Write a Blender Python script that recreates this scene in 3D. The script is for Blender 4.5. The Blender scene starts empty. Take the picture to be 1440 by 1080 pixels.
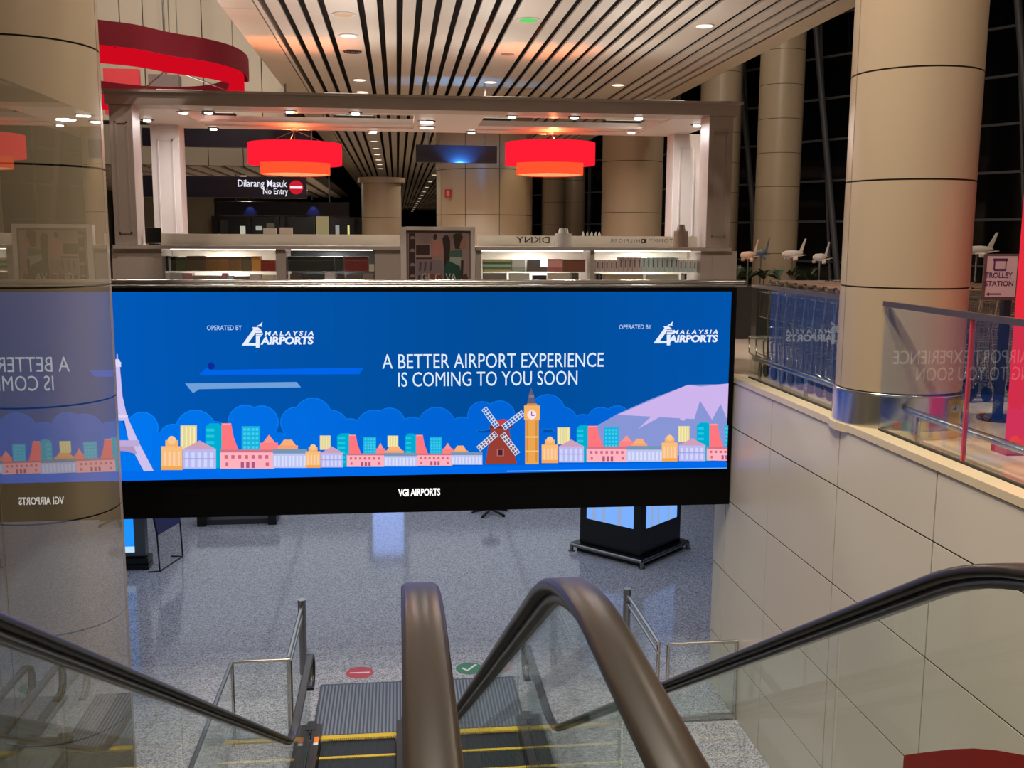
import bpy, math, random
import numpy as np
from mathutils import Matrix, Vector
random.seed(7)
S = bpy.context.scene
COL = S.collection

# ------------------------------------------------------------------ camera
EYE = 1.65                       # eye height over the upper floor (z = 0)
F = 1414.11                      # focal length in pixels of the 1440 x 1080 frame
PITCH, YAW, ROLL = 0.145297, 0.113404, 0.005671
_fw = np.array([math.sin(YAW)*math.cos(PITCH), math.cos(YAW)*math.cos(PITCH), -math.sin(PITCH)])
_r0 = np.array([math.cos(YAW), -math.sin(YAW), 0.0]); _u0 = np.cross(_r0, _fw)
_rt = _r0*math.cos(ROLL)+_u0*math.sin(ROLL); _up = _u0*math.cos(ROLL)-_r0*math.sin(ROLL)
cam = bpy.data.cameras.new('camera'); camo = bpy.data.objects.new('camera', cam); COL.objects.link(camo)
cam.sensor_width = 36.0; cam.lens = 36.0*F/1440.0; cam.clip_end = 300
camo.matrix_world = Matrix(((_rt[0], _up[0], -_fw[0], 0), (_rt[1], _up[1], -_fw[1], 0), (_rt[2], _up[2], -_fw[2], EYE), (0, 0, 0, 1)))
S.camera = camo
# a photo pixel gives a direction; the plane that the thing stands on or in gives its distance
def ray(x, y): return _fw+_rt*(x-720)/F-_up*(y-540)/F
def pY(x, y, Y): r = ray(x, y); r = r*(Y/r[1]); return (r[0], r[1], r[2]+EYE)
def pX(x, y, X): r = ray(x, y); r = r*(X/r[0]); return (r[0], r[1], r[2]+EYE)
def pZ(x, y, Z): r = ray(x, y); r = r*((Z-EYE)/r[2]); return (r[0], r[1], r[2]+EYE)

# ------------------------------------------------------------------ world, exposure, lights
w = bpy.data.worlds.new('night'); S.world = w; w.use_nodes = True
w.node_tree.nodes['Background'].inputs[0].default_value = (0.55, 0.50, 0.45, 1)
w.node_tree.nodes['Background'].inputs[1].default_value = 0.02
vs = S.view_settings; vs.view_transform = 'Standard'; vs.look = 'None'; vs.exposure = 0.0; vs.gamma = 1.0; vs.use_curve_mapping = False

ZL = -3.85                       # lower floor
CEIL = 4.5                       # slatted ceiling
HALL = 11.0                      # high ceiling over the escalator well
WARM = (1.0, 0.875, 0.73); NEUT = (1.0, 0.90, 0.78); COOL = (0.86, 0.92, 1.0)
def lamp(name, kind, loc, power, color, size=0.2, spot=None, target=None, blend=0.6):
    l = bpy.data.lights.new(name, kind); l.energy = power; l.color = color
    if kind == 'AREA': l.shape = 'DISK'; l.size = size
    else: l.shadow_soft_size = size
    if kind == 'SPOT': l.spot_size = math.radians(spot); l.spot_blend = blend
    o = bpy.data.objects.new(name, l); COL.objects.link(o); o.location = loc
    if target is not None:
        o.rotation_euler = (Vector(target)-Vector(loc)).to_track_quat('-Z', 'Y').to_euler()
    return o
# unseen fill lamps added to light the hall (their fittings are built further down)
HALL_FILLS = [(-1.4, 0.8), (-1.4, 4.4), (-0.8, 8.0), (0.6, 2.6), (1.6, 8.6)]
for x, y in HALL_FILLS: lamp('hall_fill', 'AREA', (x, y, HALL-0.06), 520, WARM, 0.5)
SIDE_FILLS = [(7.0, 4.0), (7.2, 9.0), (8.0, 14.5), (8.5, 20.0), (8.0, 26.0), (-6.5, 13.5), (-5.5, 17.5), (-6.5, 24.0)]  # more unseen lamps added to brighten both sides of the hall
for x, y in SIDE_FILLS: lamp('hall_fill', 'AREA', (x, y, HALL-0.06), 130 if x > 0 else 170, WARM, 0.5)
# unseen fill panels added to light the lower hall
LOW_FILLS = [(x, y) for x in (-4.2, -1.3, 1.6, 4.5) for y in (13.8, 17.8, 21.8, 25.8)]
for x, y in LOW_FILLS:
    o = lamp('lower_fill', 'AREA', (x, y, -1.0), 12.5, COOL, 2.8); o.data.shape = 'RECTANGLE'; o.data.size_y = 3.9

# ------------------------------------------------------------------ materials
def lin(c): 
    return tuple(((v/255)/12.92 if v/255 <= 0.04045 else ((v/255+0.055)/1.055)**2.4) for v in c)
MATS = {}
def mat(name, rgb, rough=0.5, metal=0.0, var=0.04, scale=6.0, emit=None, strength=1.0, spec=0.5, bump=0.0, stretch=None):
    if name in MATS: return MATS[name]
    m = bpy.data.materials.new(name); m.use_nodes = True; nt = m.node_tree; b = nt.nodes['Principled BSDF']
    c = lin(rgb)
    tc = nt.nodes.new('ShaderNodeTexCoord'); n = nt.nodes.new('ShaderNodeTexNoise'); n.inputs['Scale'].default_value = scale; n.inputs['Detail'].default_value = 3
    if stretch:
        mp = nt.nodes.new('ShaderNodeMapping'); mp.inputs['Scale'].default_value = stretch
        nt.links.new(tc.outputs['Object'], mp.inputs[0]); nt.links.new(mp.outputs[0], n.inputs['Vector'])
    else: nt.links.new(tc.outputs['Object'], n.inputs['Vector'])
    mx = nt.nodes.new('ShaderNodeMix'); mx.data_type = 'RGBA'
    mx.inputs['A'].default_value = (*[v*(1-var) for v in c], 1); mx.inputs['B'].default_value = (*[min(1, v*(1+var)) for v in c], 1)
    nt.links.new(n.outputs['Fac'], mx.inputs['Factor']); nt.links.new(mx.outputs['Result'], b.inputs['Base Color'])
    b.inputs['Roughness'].default_value = rough; b.inputs['Metallic'].default_value = metal; b.inputs['Specular IOR Level'].default_value = spec
    if emit is not None:
        b.inputs['Emission Color'].default_value = (*lin(emit), 1); b.inputs['Emission Strength'].default_value = strength
    if bump:
        bp = nt.nodes.new('ShaderNodeBump'); bp.inputs['Strength'].default_value = bump; nt.links.new(n.outputs['Fac'], bp.inputs['Height']); nt.links.new(bp.outputs[0], b.inputs['Normal'])
    MATS[name] = m; return m
def glass(name, tint=(0.86, 0.93, 0.90), gain=1.12, top=0.5):
    """clear sheet: light passes straight through, front face mirrors by Fresnel (both sheet faces counted on the front one)"""
    if name in MATS: return MATS[name]
    m = bpy.data.materials.new(name); m.use_nodes = True; nt = m.node_tree; nt.nodes.remove(nt.nodes['Principled BSDF'])
    out = nt.nodes['Material Output']
    tr = nt.nodes.new('ShaderNodeBsdfTransparent'); tr.inputs[0].default_value = (*[math.sqrt(v) for v in tint], 1)
    gl = nt.nodes.new('ShaderNodeBsdfGlossy'); gl.inputs['Roughness'].default_value = 0.0; gl.inputs[0].default_value = (1, 1, 1, 1)
    fr = nt.nodes.new('ShaderNodeFresnel'); fr.inputs[0].default_value = 1.5
    ge = nt.nodes.new('ShaderNodeNewGeometry')
    a = nt.nodes.new('ShaderNodeMath'); a.operation = 'SUBTRACT'; a.inputs[0].default_value = gain; 
    k = nt.nodes.new('ShaderNodeMath'); k.operation = 'MULTIPLY'; k.inputs[1].default_value = gain
    nt.links.new(ge.outputs['Backfacing'], k.inputs[0]); nt.links.new(k.outputs[0], a.inputs[1])
    mu = nt.nodes.new('ShaderNodeMath'); mu.operation = 'MULTIPLY'; mu.use_clamp = True
    nt.links.new(fr.outputs[0], mu.inputs[0]); nt.links.new(a.outputs[0], mu.inputs[1])
    mn = nt.nodes.new('ShaderNodeMath'); mn.operation = 'MINIMUM'; mn.inputs[1].default_value = top; nt.links.new(mu.outputs[0], mn.inputs[0])
    mx = nt.nodes.new('ShaderNodeMixShader'); nt.links.new(mn.outputs[0], mx.inputs[0]); nt.links.new(tr.outputs[0], mx.inputs[1]); nt.links.new(gl.outputs[0], mx.inputs[2])
    nt.links.new(mx.outputs[0], out.inputs[0]); MATS[name] = m; return m
def emission(name, rgb, strength):
    if name in MATS: return MATS[name]
    m = bpy.data.materials.new(name); m.use_nodes = True; nt = m.node_tree; nt.nodes.remove(nt.nodes['Principled BSDF'])
    e = nt.nodes.new('ShaderNodeEmission'); e.inputs[0].default_value = (*lin(rgb), 1); e.inputs[1].default_value = strength
    nt.links.new(e.outputs[0], nt.nodes['Material Output'].inputs[0]); MATS[name] = m; return m
def paint(name, lit, strength=1.0, rough=0.4):
    """flat print or screen picture: colours from the mesh's colour attribute"""
    m = bpy.data.materials.new(name); m.use_nodes = True; nt = m.node_tree; b = nt.nodes['Principled BSDF']
    at = nt.nodes.new('ShaderNodeAttribute'); at.attribute_name = 'Col'
    if lit:
        b.inputs['Base Color'].default_value = (0.0, 0.0, 0.0, 1); b.inputs['Roughness'].default_value = rough
        b.inputs['Specular IOR Level'].default_value = 0.02; nt.links.new(at.outputs['Color'], b.inputs['Emission Color']); b.inputs['Emission Strength'].default_value = strength
    else:
        nt.links.new(at.outputs['Color'], b.inputs['Base Color']); b.inputs['Roughness'].default_value = rough
    return m
PANEL = mat('cream_wall_panel', (204, 196, 180), 0.30, var=0.03, scale=0.6)
COLP = mat('cream_column_panel', (172, 153, 129), 0.33, var=0.03, scale=0.5)
GAP = mat('dark_joint', (40, 34, 26), 0.8)
STEEL = mat('brushed_steel', (190, 188, 184), 0.22, 1.0, var=0.06, scale=30, stretch=(1, 30, 1))
SATIN = mat('satin_steel', (150, 150, 150), 0.35, 1.0, var=0.05, scale=20)
CHROME = mat('chrome_wire', (205, 205, 200), 0.15, 1.0, var=0.03)
BLACK = mat('black_frame', (12, 12, 13), 0.35, var=0.1)
RUBBER = mat('black_rubber', (44, 38, 31), 0.28, var=0.05, scale=3, spec=0.55)
SLAT = mat('ceiling_slat', (190, 180, 168), 0.45, var=0.04, scale=1.0)
VOID = mat('ceiling_void', (34, 24, 20), 0.9)
WHITEP = mat('white_lacquer', (206, 196, 192), 0.35, var=0.02)
TAUPE = mat('taupe_lacquer', (172, 158, 150), 0.4, var=0.03, scale=2)
NAVY = mat('navy_signboard', (14, 17, 34), 0.35, var=0.05)
GLASS = glass('balustrade_glass'); GLASST = glass('tall_glass', (0.80, 0.84, 0.80), 1.7, 0.7); GLASSD = glass('case_glass', (0.95, 0.97, 0.96), 0.8)
YEL = mat('yellow_paint', (206, 176, 40), 0.5, var=0.12, scale=40)
TREAD = mat('step_metal', (58, 60, 62), 0.4, 0.7, var=0.1, scale=30)
DECK = mat('bronze_deck', (70, 60, 56), 0.35, 0.6, var=0.06, scale=8)

def granite():
    m = bpy.data.materials.new('speckled_granite'); m.use_nodes = True; nt = m.node_tree; b = nt.nodes['Principled BSDF']
    tc = nt.nodes.new('ShaderNodeTexCoord'); v = nt.nodes.new('ShaderNodeTexVoronoi'); v.inputs['Scale'].default_value = 75
    n = nt.nodes.new('ShaderNodeTexNoise'); n.inputs['Scale'].default_value = 50; n.inputs['Detail'].default_value = 6
    nt.links.new(tc.outputs['Object'], v.inputs['Vector']); nt.links.new(tc.outputs['Object'], n.inputs['Vector'])
    sep = nt.nodes.new('ShaderNodeSeparateColor'); nt.links.new(v.outputs['Color'], sep.inputs[0])
    ad = nt.nodes.new('ShaderNodeMath'); ad.operation = 'ADD'; nt.links.new(sep.outputs[0], ad.inputs[0]); nt.links.new(n.outputs['Fac'], ad.inputs[1])
    rp = nt.nodes.new('ShaderNodeValToRGB'); rp.color_ramp.elements[0].position = 0.45; rp.color_ramp.elements[0].color = (*lin((124, 124, 134)), 1)
    rp.color_ramp.elements[1].position = 1.25/1.6; rp.color_ramp.elements[1].color = (*lin((190, 189, 198)), 1)
    e = rp.color_ramp.elements.new(0.6); e.color = (*lin((162, 162, 172)), 1)
    dv = nt.nodes.new('ShaderNodeMath'); dv.operation = 'DIVIDE'; dv.inputs[1].default_value = 1.6
    nt.links.new(ad.outputs[0], dv.inputs[0]); nt.links.new(dv.outputs[0], rp.inputs[0]); nt.links.new(rp.outputs[0], b.inputs['Base Color'])
    b.inputs['Roughness'].default_value = 0.10; b.inputs['Specular IOR Level'].default_value = 0.2; return m
GRAN = granite()

# ------------------------------------------------------------------ mesh builder
ORG = {}
class MB:
    def __init__(s): s.v = []; s.f = []; s.c = []; s.sm = []
    def add(s, vs, fs, col=None, smooth=False):
        n = len(s.v); s.v += [tuple(p) for p in vs]; s.f += [tuple(i+n for i in f) for f in fs]; s.c += [col]*len(fs); s.sm += [smooth]*len(fs); return s
    def box(s, x0, x1, y0, y1, z0, z1, col=None):
        return s.add([(x0,y0,z0),(x1,y0,z0),(x1,y1,z0),(x0,y1,z0),(x0,y0,z1),(x1,y0,z1),(x1,y1,z1),(x0,y1,z1)],
                     [(0,3,2,1),(4,5,6,7),(0,1,5,4),(1,2,6,5),(2,3,7,6),(3,0,4,7)], col)
    def obox(s, c, size, rz=0.0, rx=0.0, col=None):
        R = Matrix.Rotation(rz, 3, 'Z') @ Matrix.Rotation(rx, 3, 'X'); h = [v/2 for v in size]
        vs = [Vector(c)+R@Vector((sx*h[0], sy*h[1], sz*h[2])) for sz in (-1,1) for sx, sy in ((-1,-1),(1,-1),(1,1),(-1,1))]
        return s.add(vs, [(0,3,2,1),(4,5,6,7),(0,1,5,4),(1,2,6,5),(2,3,7,6),(3,0,4,7)], col)
    def cyl(s, a, b, r, seg=12, r2=None, col=None):
        a = Vector(a); b = Vector(b); d = (b-a).normalized(); u = d.orthogonal().normalized(); w_ = d.cross(u); r2 = r if r2 is None else r2
        vs = []
        for k in range(seg):
            t = 2*math.pi*k/seg; e = u*math.cos(t)+w_*math.sin(t); vs += [a+e*r, b+e*r2]
        s.add(vs, [(2*k, 2*((k+1)%seg), 2*((k+1)%seg)+1, 2*k+1) for k in range(seg)], col, True)
        return s.add(vs, [tuple(2*k for k in reversed(range(seg))), tuple(2*k+1 for k in range(seg))], col)
    def tube(s, pts, r, seg=8, closed=False):
        pts = [Vector(p) for p in pts]; n = len(pts); up0 = None; rings = []
        for i, p in enumerate(pts):
            a = pts[(i-1) % n] if (closed or i > 0) else p; b = pts[(i+1) % n] if (closed or i < n-1) else p
            d = (b-a).normalized()
            if up0 is None: up0 = d.orthogonal().normalized()
            u = (up0-d*up0.dot(d)).normalized(); up0 = u; w_ = d.cross(u)
            rings.append([p+u*r*math.cos(2*math.pi*k/seg)+w_*r*math.sin(2*math.pi*k/seg) for k in range(seg)])
        vs = [q for R in rings for q in R]; fs = []
        for i in range(n if closed else n-1):
            j = (i+1) % n
            for k in range(seg): fs.append((i*seg+k, i*seg+(k+1)%seg, j*seg+(k+1)%seg, j*seg+k))
        s.add(vs, fs, None, True)
        if not closed: s.add(vs[:seg]+vs[-seg:], [tuple(reversed(range(seg))), tuple(range(seg, 2*seg))])
        return s
    def sweepYZ(s, path, prof, X):
        """sweep a closed profile (x, n) along a path of (y, z) in the plane x = X"""
        n = len(path); m = len(prof); vs = []
        for i, (y, z) in enumerate(path):
            a = path[max(i-1, 0)]; b = path[min(i+1, n-1)]; dy, dz = b[0]-a[0], b[1]-a[1]; L = math.hypot(dy, dz); ny, nz = -dz/L, dy/L
            vs += [(X+px_, y+ny*pn, z+nz*pn) for px_, pn in prof]
        fs = [(i*m+k, i*m+(k+1)%m, (i+1)*m+(k+1)%m, (i+1)*m+k) for i in range(n-1) for k in range(m)]
        s.add(vs, fs, None, True)
        return s.add(vs[:m]+vs[-m:], [tuple(reversed(range(m))), tuple(range(m, 2*m))])
    def stripYZ(s, lower, upper, x0, x1):
        """slab between two (y, z) polylines of equal length, from x0 to x1"""
        n = len(lower); vs = []
        for (y, z), (y2, z2) in zip(lower, upper): vs += [(x0,y,z),(x1,y,z),(x1,y2,z2),(x0,y2,z2)]
        fs = []
        for i in range(n-1):
            a = 4*i; b = a+4
            fs += [(a,a+1,b+1,b),(a+1,a+2,b+2,b+1),(a+2,a+3,b+3,b+2),(a+3,a,b,b+3)]
        fs += [(3,2,1,0),(4*n-4,4*n-3,4*n-2,4*n-1)]
        return s.add(vs, fs)
    def prismZ(s, poly, z0, z1, col=None, smooth=False):
        n = len(poly); vs = [(x, y, z0) for x, y in poly]+[(x, y, z1) for x, y in poly]
        s.add(vs, [tuple(reversed(range(n))), tuple(range(n, 2*n))], col)
        return s.add(vs, [(k, (k+1)%n, (k+1)%n+n, k+n) for k in range(n)], col, smooth)
    def build(s, name, m=None, parent=None, label=None, cat=None, group=None, kind=None, bevel=0.0):
        ox, oy, oz = ORG.get(parent.name, (0,0,0)) if parent else (0,0,0)
        me = bpy.data.meshes.new(name)
        loc = (0, 0, 0)
        if parent is None and s.v:
            A = np.array(s.v, float); lo, hi = A.min(0), A.max(0); ox, oy, oz = (lo[0]+hi[0])/2, (lo[1]+hi[1])/2, lo[2]; loc = (ox, oy, oz)
        me.from_pydata([(x-ox, y-oy, z-oz) for x, y, z in s.v], [], s.f)
        me.polygons.foreach_set('use_smooth', s.sm)
        if any(c is not None for c in s.c):
            ca = me.color_attributes.new('Col', 'FLOAT_COLOR', 'CORNER')
            for p, c in zip(me.polygons, s.c):
                L = lin(c or (0, 0, 0))
                for li in p.loop_indices: ca.data[li].color = (*L, 1)
        if m is not None: me.materials.append(m)
        me.validate(); me.update()
        o = bpy.data.objects.new(name, me); COL.objects.link(o); o.location = loc
        if parent: o.parent = parent
        ORG[o.name] = (ox, oy, oz)
        if bevel:
            b = o.modifiers.new('bevel', 'BEVEL'); b.width = bevel; b.segments = 2; b.limit_method = 'ANGLE'
        return tag(o, label, cat, group, kind)
def tag(o, label=None, cat=None, group=None, kind=None):
    if label: o['label'] = label
    if cat: o['category'] = cat
    if group: o['group'] = group
    if kind: o['kind'] = kind
    return o
def thing(name, loc, label, cat, group=None, kind=None):
    o = bpy.data.objects.new(name, None); COL.objects.link(o); o.location = loc; o.empty_display_size = 0.1
    ORG[o.name] = tuple(loc); return tag(o, label, cat, group, kind)
def copy_tree(o, parent=None):
    c = o.copy(); COL.objects.link(c); c.parent = parent
    for ch in [q for q in bpy.data.objects if q.parent == o]: copy_tree(ch, c)
    return c
def inst(src, parent, dx=0, dy=0, dz=0):
    """another piece with the same mesh"""
    c = src.copy(); COL.objects.link(c); c.parent = parent; c.location = (src.location[0]+dx, src.location[1]+dy, src.location[2]+dz); return c
def struct(mb, name, m, parent=None, label=None): return mb.build(name, m, parent, label, None, None, 'structure')
def textmesh(body, bold=0.0, shear=0.0, spacing=1.0):
    cu = bpy.data.curves.new('t', 'FONT'); cu.body = body; cu.size = 1; cu.offset = bold; cu.shear = shear; cu.space_character = spacing; cu.resolution_u = 3
    o = bpy.data.objects.new('t', cu); me = bpy.data.meshes.new_from_object(o)
    V = np.array([v.co[:2] for v in me.vertices]); Fs = [tuple(p.vertices) for p in me.polygons]
    bpy.data.objects.remove(o); bpy.data.curves.remove(cu); bpy.data.meshes.remove(me)
    return (V-V.min(0))/(V.max(0)-V.min(0)), Fs
def text_on(mb, body, x0, x1, z0, z1, Y, col, flip=False, **k):
    """letters fitted in a box of the upright plane y = Y, facing -y"""
    V, Fs = textmesh(body, **k)
    vs = [((x1-(x1-x0)*u if flip else x0+(x1-x0)*u), Y, z0+(z1-z0)*t) for u, t in V]
    return mb.add(vs, [tuple(reversed(f)) for f in Fs] if flip else Fs, col)

# ================================================================== THE SHELL
XW, GX, XLW = 3.83, 3.992, -3.43       # right wall face, right balustrade glass, left wall face
YS = 11.05                            # front of the screen
YE = 11.62                            # end of the side walls
# lower floor
struct(MB().box(-9, 12, 10.56, 46, ZL-0.2, ZL), 'floor_lower', GRAN)
struct(MB().box(-9, -1.17, -2, 10.56, ZL-0.2, ZL), 'floor_lower_left', GRAN)
struct(MB().box(1.57, 12, -2, 10.56, ZL-0.2, ZL), 'floor_lower_right', GRAN)
struct(MB().box(-1.17, 1.57, -2, 10.56, ZL-0.8, ZL-0.7), 'floor_pit', GAP)
# upper floors
UPF = mat('upper_floor_stone', (196, 176, 156), 0.2, var=0.06, scale=3)
struct(MB().box(4.0, 20, -3, 124, -0.9, 0), 'floor_right', UPF)
struct(MB().box(-12, 3.99, 11.35, 124, -0.9, 0), 'floor_far', UPF)
struct(MB().box(-12, XLW-0.15, -3, 11.34, -0.9, 0), 'floor_left', UPF)
struct(MB().box(XLW-0.14, 3.98, -3, 0.9, -0.9, 0), 'floor_near', UPF)
struct(MB().box(XLW-0.14, 3.98, 0.7, 0.9, ZL, -0.92), 'wall_near', PANEL)
# right wall with its panels
wr = struct(MB().box(XW+0.008, XW+0.165, 0.9, YE, ZL, 0.0), 'wall_right', GAP)
rows = [0.008, -0.515, -1.400, -2.286, -3.170, ZL]; cols = [0.92, 1.82, 3.43, 5.04, 6.65, 8.26, 9.87, 11.20, YE]
g = 0.0075
for i in range(len(cols)-1):
    for j in range(len(rows)-1):
        MB().box(XW, XW+0.008, cols[i]+g, cols[i+1]-g, rows[j+1]+g, rows[j]-g).build('panel', PANEL, wr)
CURB = mat('cream_curb_stone', (206, 190, 158), 0.25, var=0.05)
struct(MB().box(XW-0.012, 4.03, 0.9, 11.32, 0.01, 0.07), 'trim_1', CURB)
# left wall
wl = struct(MB().box(XLW-0.14, XLW-0.008, 0.9, YE, ZL, 0.0), 'wall_left', GAP)
for i in range(len(cols)-1):
    for j in range(len(rows)-1):
        MB().box(XLW-0.008, XLW, cols[i]+g, cols[i+1]-g, rows[j+1]+g, rows[j]-g).build('panel', PANEL, wl)
# lower hall: ceiling (underside of the upper floor) and far walls
lc = struct(MB().box(-9, 12, 11.7, 46, -0.94, -0.905), 'ceiling_lower', mat('white_soffit', (200, 200, 200), 0.6))
struct(MB().box(-9, 12, 46, 46.2, ZL, -0.95), 'wall_lower_far', mat('lower_wall', (120, 122, 128), 0.5))
struct(MB().box(-9.2, -9, -2, 46, ZL, -0.95), 'wall_lower_left', MATS['lower_wall'])
struct(MB().box(12, 12.2, -2, 46, ZL, -0.95), 'wall_lower_right', MATS['lower_wall'])
# unseen slab added to keep the hall lamps off the left column
struct(MB().box(-12, -1.95, -3, 10.6, 5.0, 5.3), 'light_blocker_left', mat('blocker_beige', (150, 140, 126), 0.6))
# high hall ceiling
struct(MB().box(-12, 30, -3, 124, HALL, HALL+0.2), 'ceiling_high', mat('dark_hall_ceiling', (58, 54, 50), 0.9))
struct(MB().box(-12, 30, -3.2, -3, 0, HALL), 'wall_back', mat('dim_wall', (120, 112, 100), 0.7))
struct(MB().box(-12.2, -12, -3, 124, 0, HALL), 'wall_far_left', MATS['dim_wall'])
struct(MB().box(-12, 30, 124, 124.2, 0, HALL), 'wall_far', mat('dark_far_wall', (44, 40, 38), 0.8))
for k, (x, y) in enumerate(HALL_FILLS+SIDE_FILLS):  # fittings for the added hall lamps
    t = thing('ceiling_fill_lamp', (x, y, HALL-0.05), 'unseen round fill lamp added in the high dark ceiling', 'lamp', 'added fill lamps in the high hall ceiling')
    MB().cyl((x, y, HALL-0.05), (x, y, HALL), 0.30, 20).build('rim', STEEL, t)
    MB().cyl((x, y, HALL-0.056), (x, y, HALL-0.05), 0.24, 20).build('lens', emission('warm_lens', (255, 224, 180), 2.5), t)
for y in (28.6, 30.5, 32.5, 34.5, 36.5, 38.5):
    t = thing('small_downlight', (-3.5, y, -0.96), 'small bright downlight in the row in the lower hall ceiling', 'lamp', 'small downlights of the lower hall')
    MB().cyl((-3.5, y, -0.955), (-3.5, y, -0.94), 0.09, 16).build('rim', STEEL, t); MB().cyl((-3.5, y, -0.96), (-3.5, y, -0.955), 0.06, 16).build('lens', emission('small_lens', (255, 255, 250), 9), t)
lens_low = emission('cool_lens', (235, 242, 255), 0.35)
for k, (x, y) in enumerate(LOW_FILLS):  # made-up panels that carry the added light of the lower hall
    t = thing('fill_panel', (x, y, -0.992), 'large unseen fill panel added in the white ceiling of the lower hall', 'lamp', 'added fill panels of the lower hall')
    MB().box(x-1.43, x+1.43, y-1.98, y+1.98, -0.985, -0.95).build('frame', WHITEP, t)
    MB().box(x-1.40, x+1.40, y-1.95, y+1.95, -0.992, -0.985).build('diffuser', lens_low, t)

# ------------------------------------------------------------------ slatted ceiling
CX0, CX1, CY0, CY1 = -1.72, 5.28, 9.6, 122.0
ce = struct(MB().box(CX0-0.45, CX1+0.40, CY0, CY1, CEIL+0.28, CEIL+0.34), 'ceiling', VOID)
BORD = mat('ceiling_border', (190, 176, 156), 0.4)
ny = 28
for (a, b) in ((CX0-0.45, CX0-0.02), (CX1+0.02, CX1+0.40)):
    for k in range(ny):
        y0 = CY0+(CY1-CY0)*k/ny; y1 = CY0+(CY1-CY0)*(k+1)/ny
        MB().box(a, b, y0+0.006, y1-0.006, CEIL, CEIL+0.28).build('border_panel', BORD, ce)
pitch = 0.2415; gw = 0.082
ga = [pX_ for pX_ in (pZ(441.7, 130, CEIL)[0]+pitch*k for k in range(30)) if True]
gaps = [x for k, x in enumerate(ga) if k not in (4, 14, 24)]
edges = [CX0]+gaps+[CX1]
for k in range(len(edges)-1):
    a = edges[k]+(gw/2 if k else 0); b = edges[k+1]-(gw/2 if k < len(edges)-2 else 0)
    if b-a < 0.03: continue
    MB().box(a, b, CY0, CY1, CEIL, CEIL+0.03).build('slat', SLAT, ce)
DL = {4: ga[4], 14: ga[14], 24: ga[24]}
def downlight(x, y, r, lens, label, group, power=0, color=WARM):
    t = thing('downlight', (x, y, CEIL-0.012), label, 'lamp', group)
    MB().cyl((x, y, CEIL-0.012), (x, y, CEIL), r+0.03, 24).build('rim', WHITEP, t)
    MB().cyl((x, y, CEIL-0.016), (x, y, CEIL-0.012), r, 24).build('lens', lens, t)
    if power: lamp('downlight_beam', 'SPOT', (x, y, CEIL-0.05), power, color, 0.1, 130, (x, y, 0), 0.8)
LENS_W = emission('downlight_lens', (255, 238, 210), 1.6); LENS_D = emission('dim_lens', (255, 205, 160), 0.7); LENS_G = emission('green_lens', (120, 235, 120), 0.8)
LENS_X = mat('unlit_lens', (120, 110, 100), 0.4)
for (px, py, row) in ((499, 50, 4), (509, 112, 4), (512, 129, 4), (692, 115, 14), (962, 35, 24), (868, 119, 24)):
    downlight(DL[row], pZ(px, py, CEIL)[1], 0.11, LENS_W, 'lit round white downlight in the slatted ceiling', 'lit downlights of the slatted ceiling', 230)
downlight(DL[4], pZ(493, 20, CEIL)[1], 0.12, LENS_D, 'dim amber downlight in the slatted ceiling, nearest of the left row', None, 20)
downlight(DL[14], pZ(735, 27, CEIL)[1], 0.12, LENS_G, 'green glowing downlight in the slatted ceiling', None)
downlight(DL[14], pZ(709, 75, CEIL)[1], 0.11, LENS_X, 'unlit round fitting behind the green downlight', None)
for y in (24.0, 26.5, 29, 31.5, 34, 36.5, 39, 41.5, 44):
    downlight(DL[4], y, 0.11, LENS_W, 'lit downlight in the far left row of the slatted ceiling', 'far downlights in the left row', 300 if y in (24, 31.5, 39) else 0)
for y in (23.5, 27, 31, 35, 39, 43, 48, 54, 60, 66, 72, 78, 84, 90, 96, 102, 110, 118):
    downlight(DL[14], y, 0.11, LENS_W, 'lit downlight in the far middle row of the slatted ceiling', 'far downlights in the middle row', 300 if y in (27, 35, 48, 66, 84, 102) else 0)
t = thing('ceiling_speaker', (DL[4], pZ(500, 72, CEIL)[1], CEIL-0.012), 'round grey speaker grille between the downlights of the left row', 'speaker')
x, y = DL[4], pZ(500, 72, CEIL)[1]
MB().cyl((x, y, CEIL-0.012), (x, y, CEIL), 0.15, 24).build('rim', SATIN, t)
for r in (0.05, 0.09, 0.13): MB().tube([(x+r*math.cos(a*math.pi/10), y+r*math.sin(a*math.pi/10), CEIL-0.015) for a in range(20)], 0.006, 6, True).build('ring', GAP, t)

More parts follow.
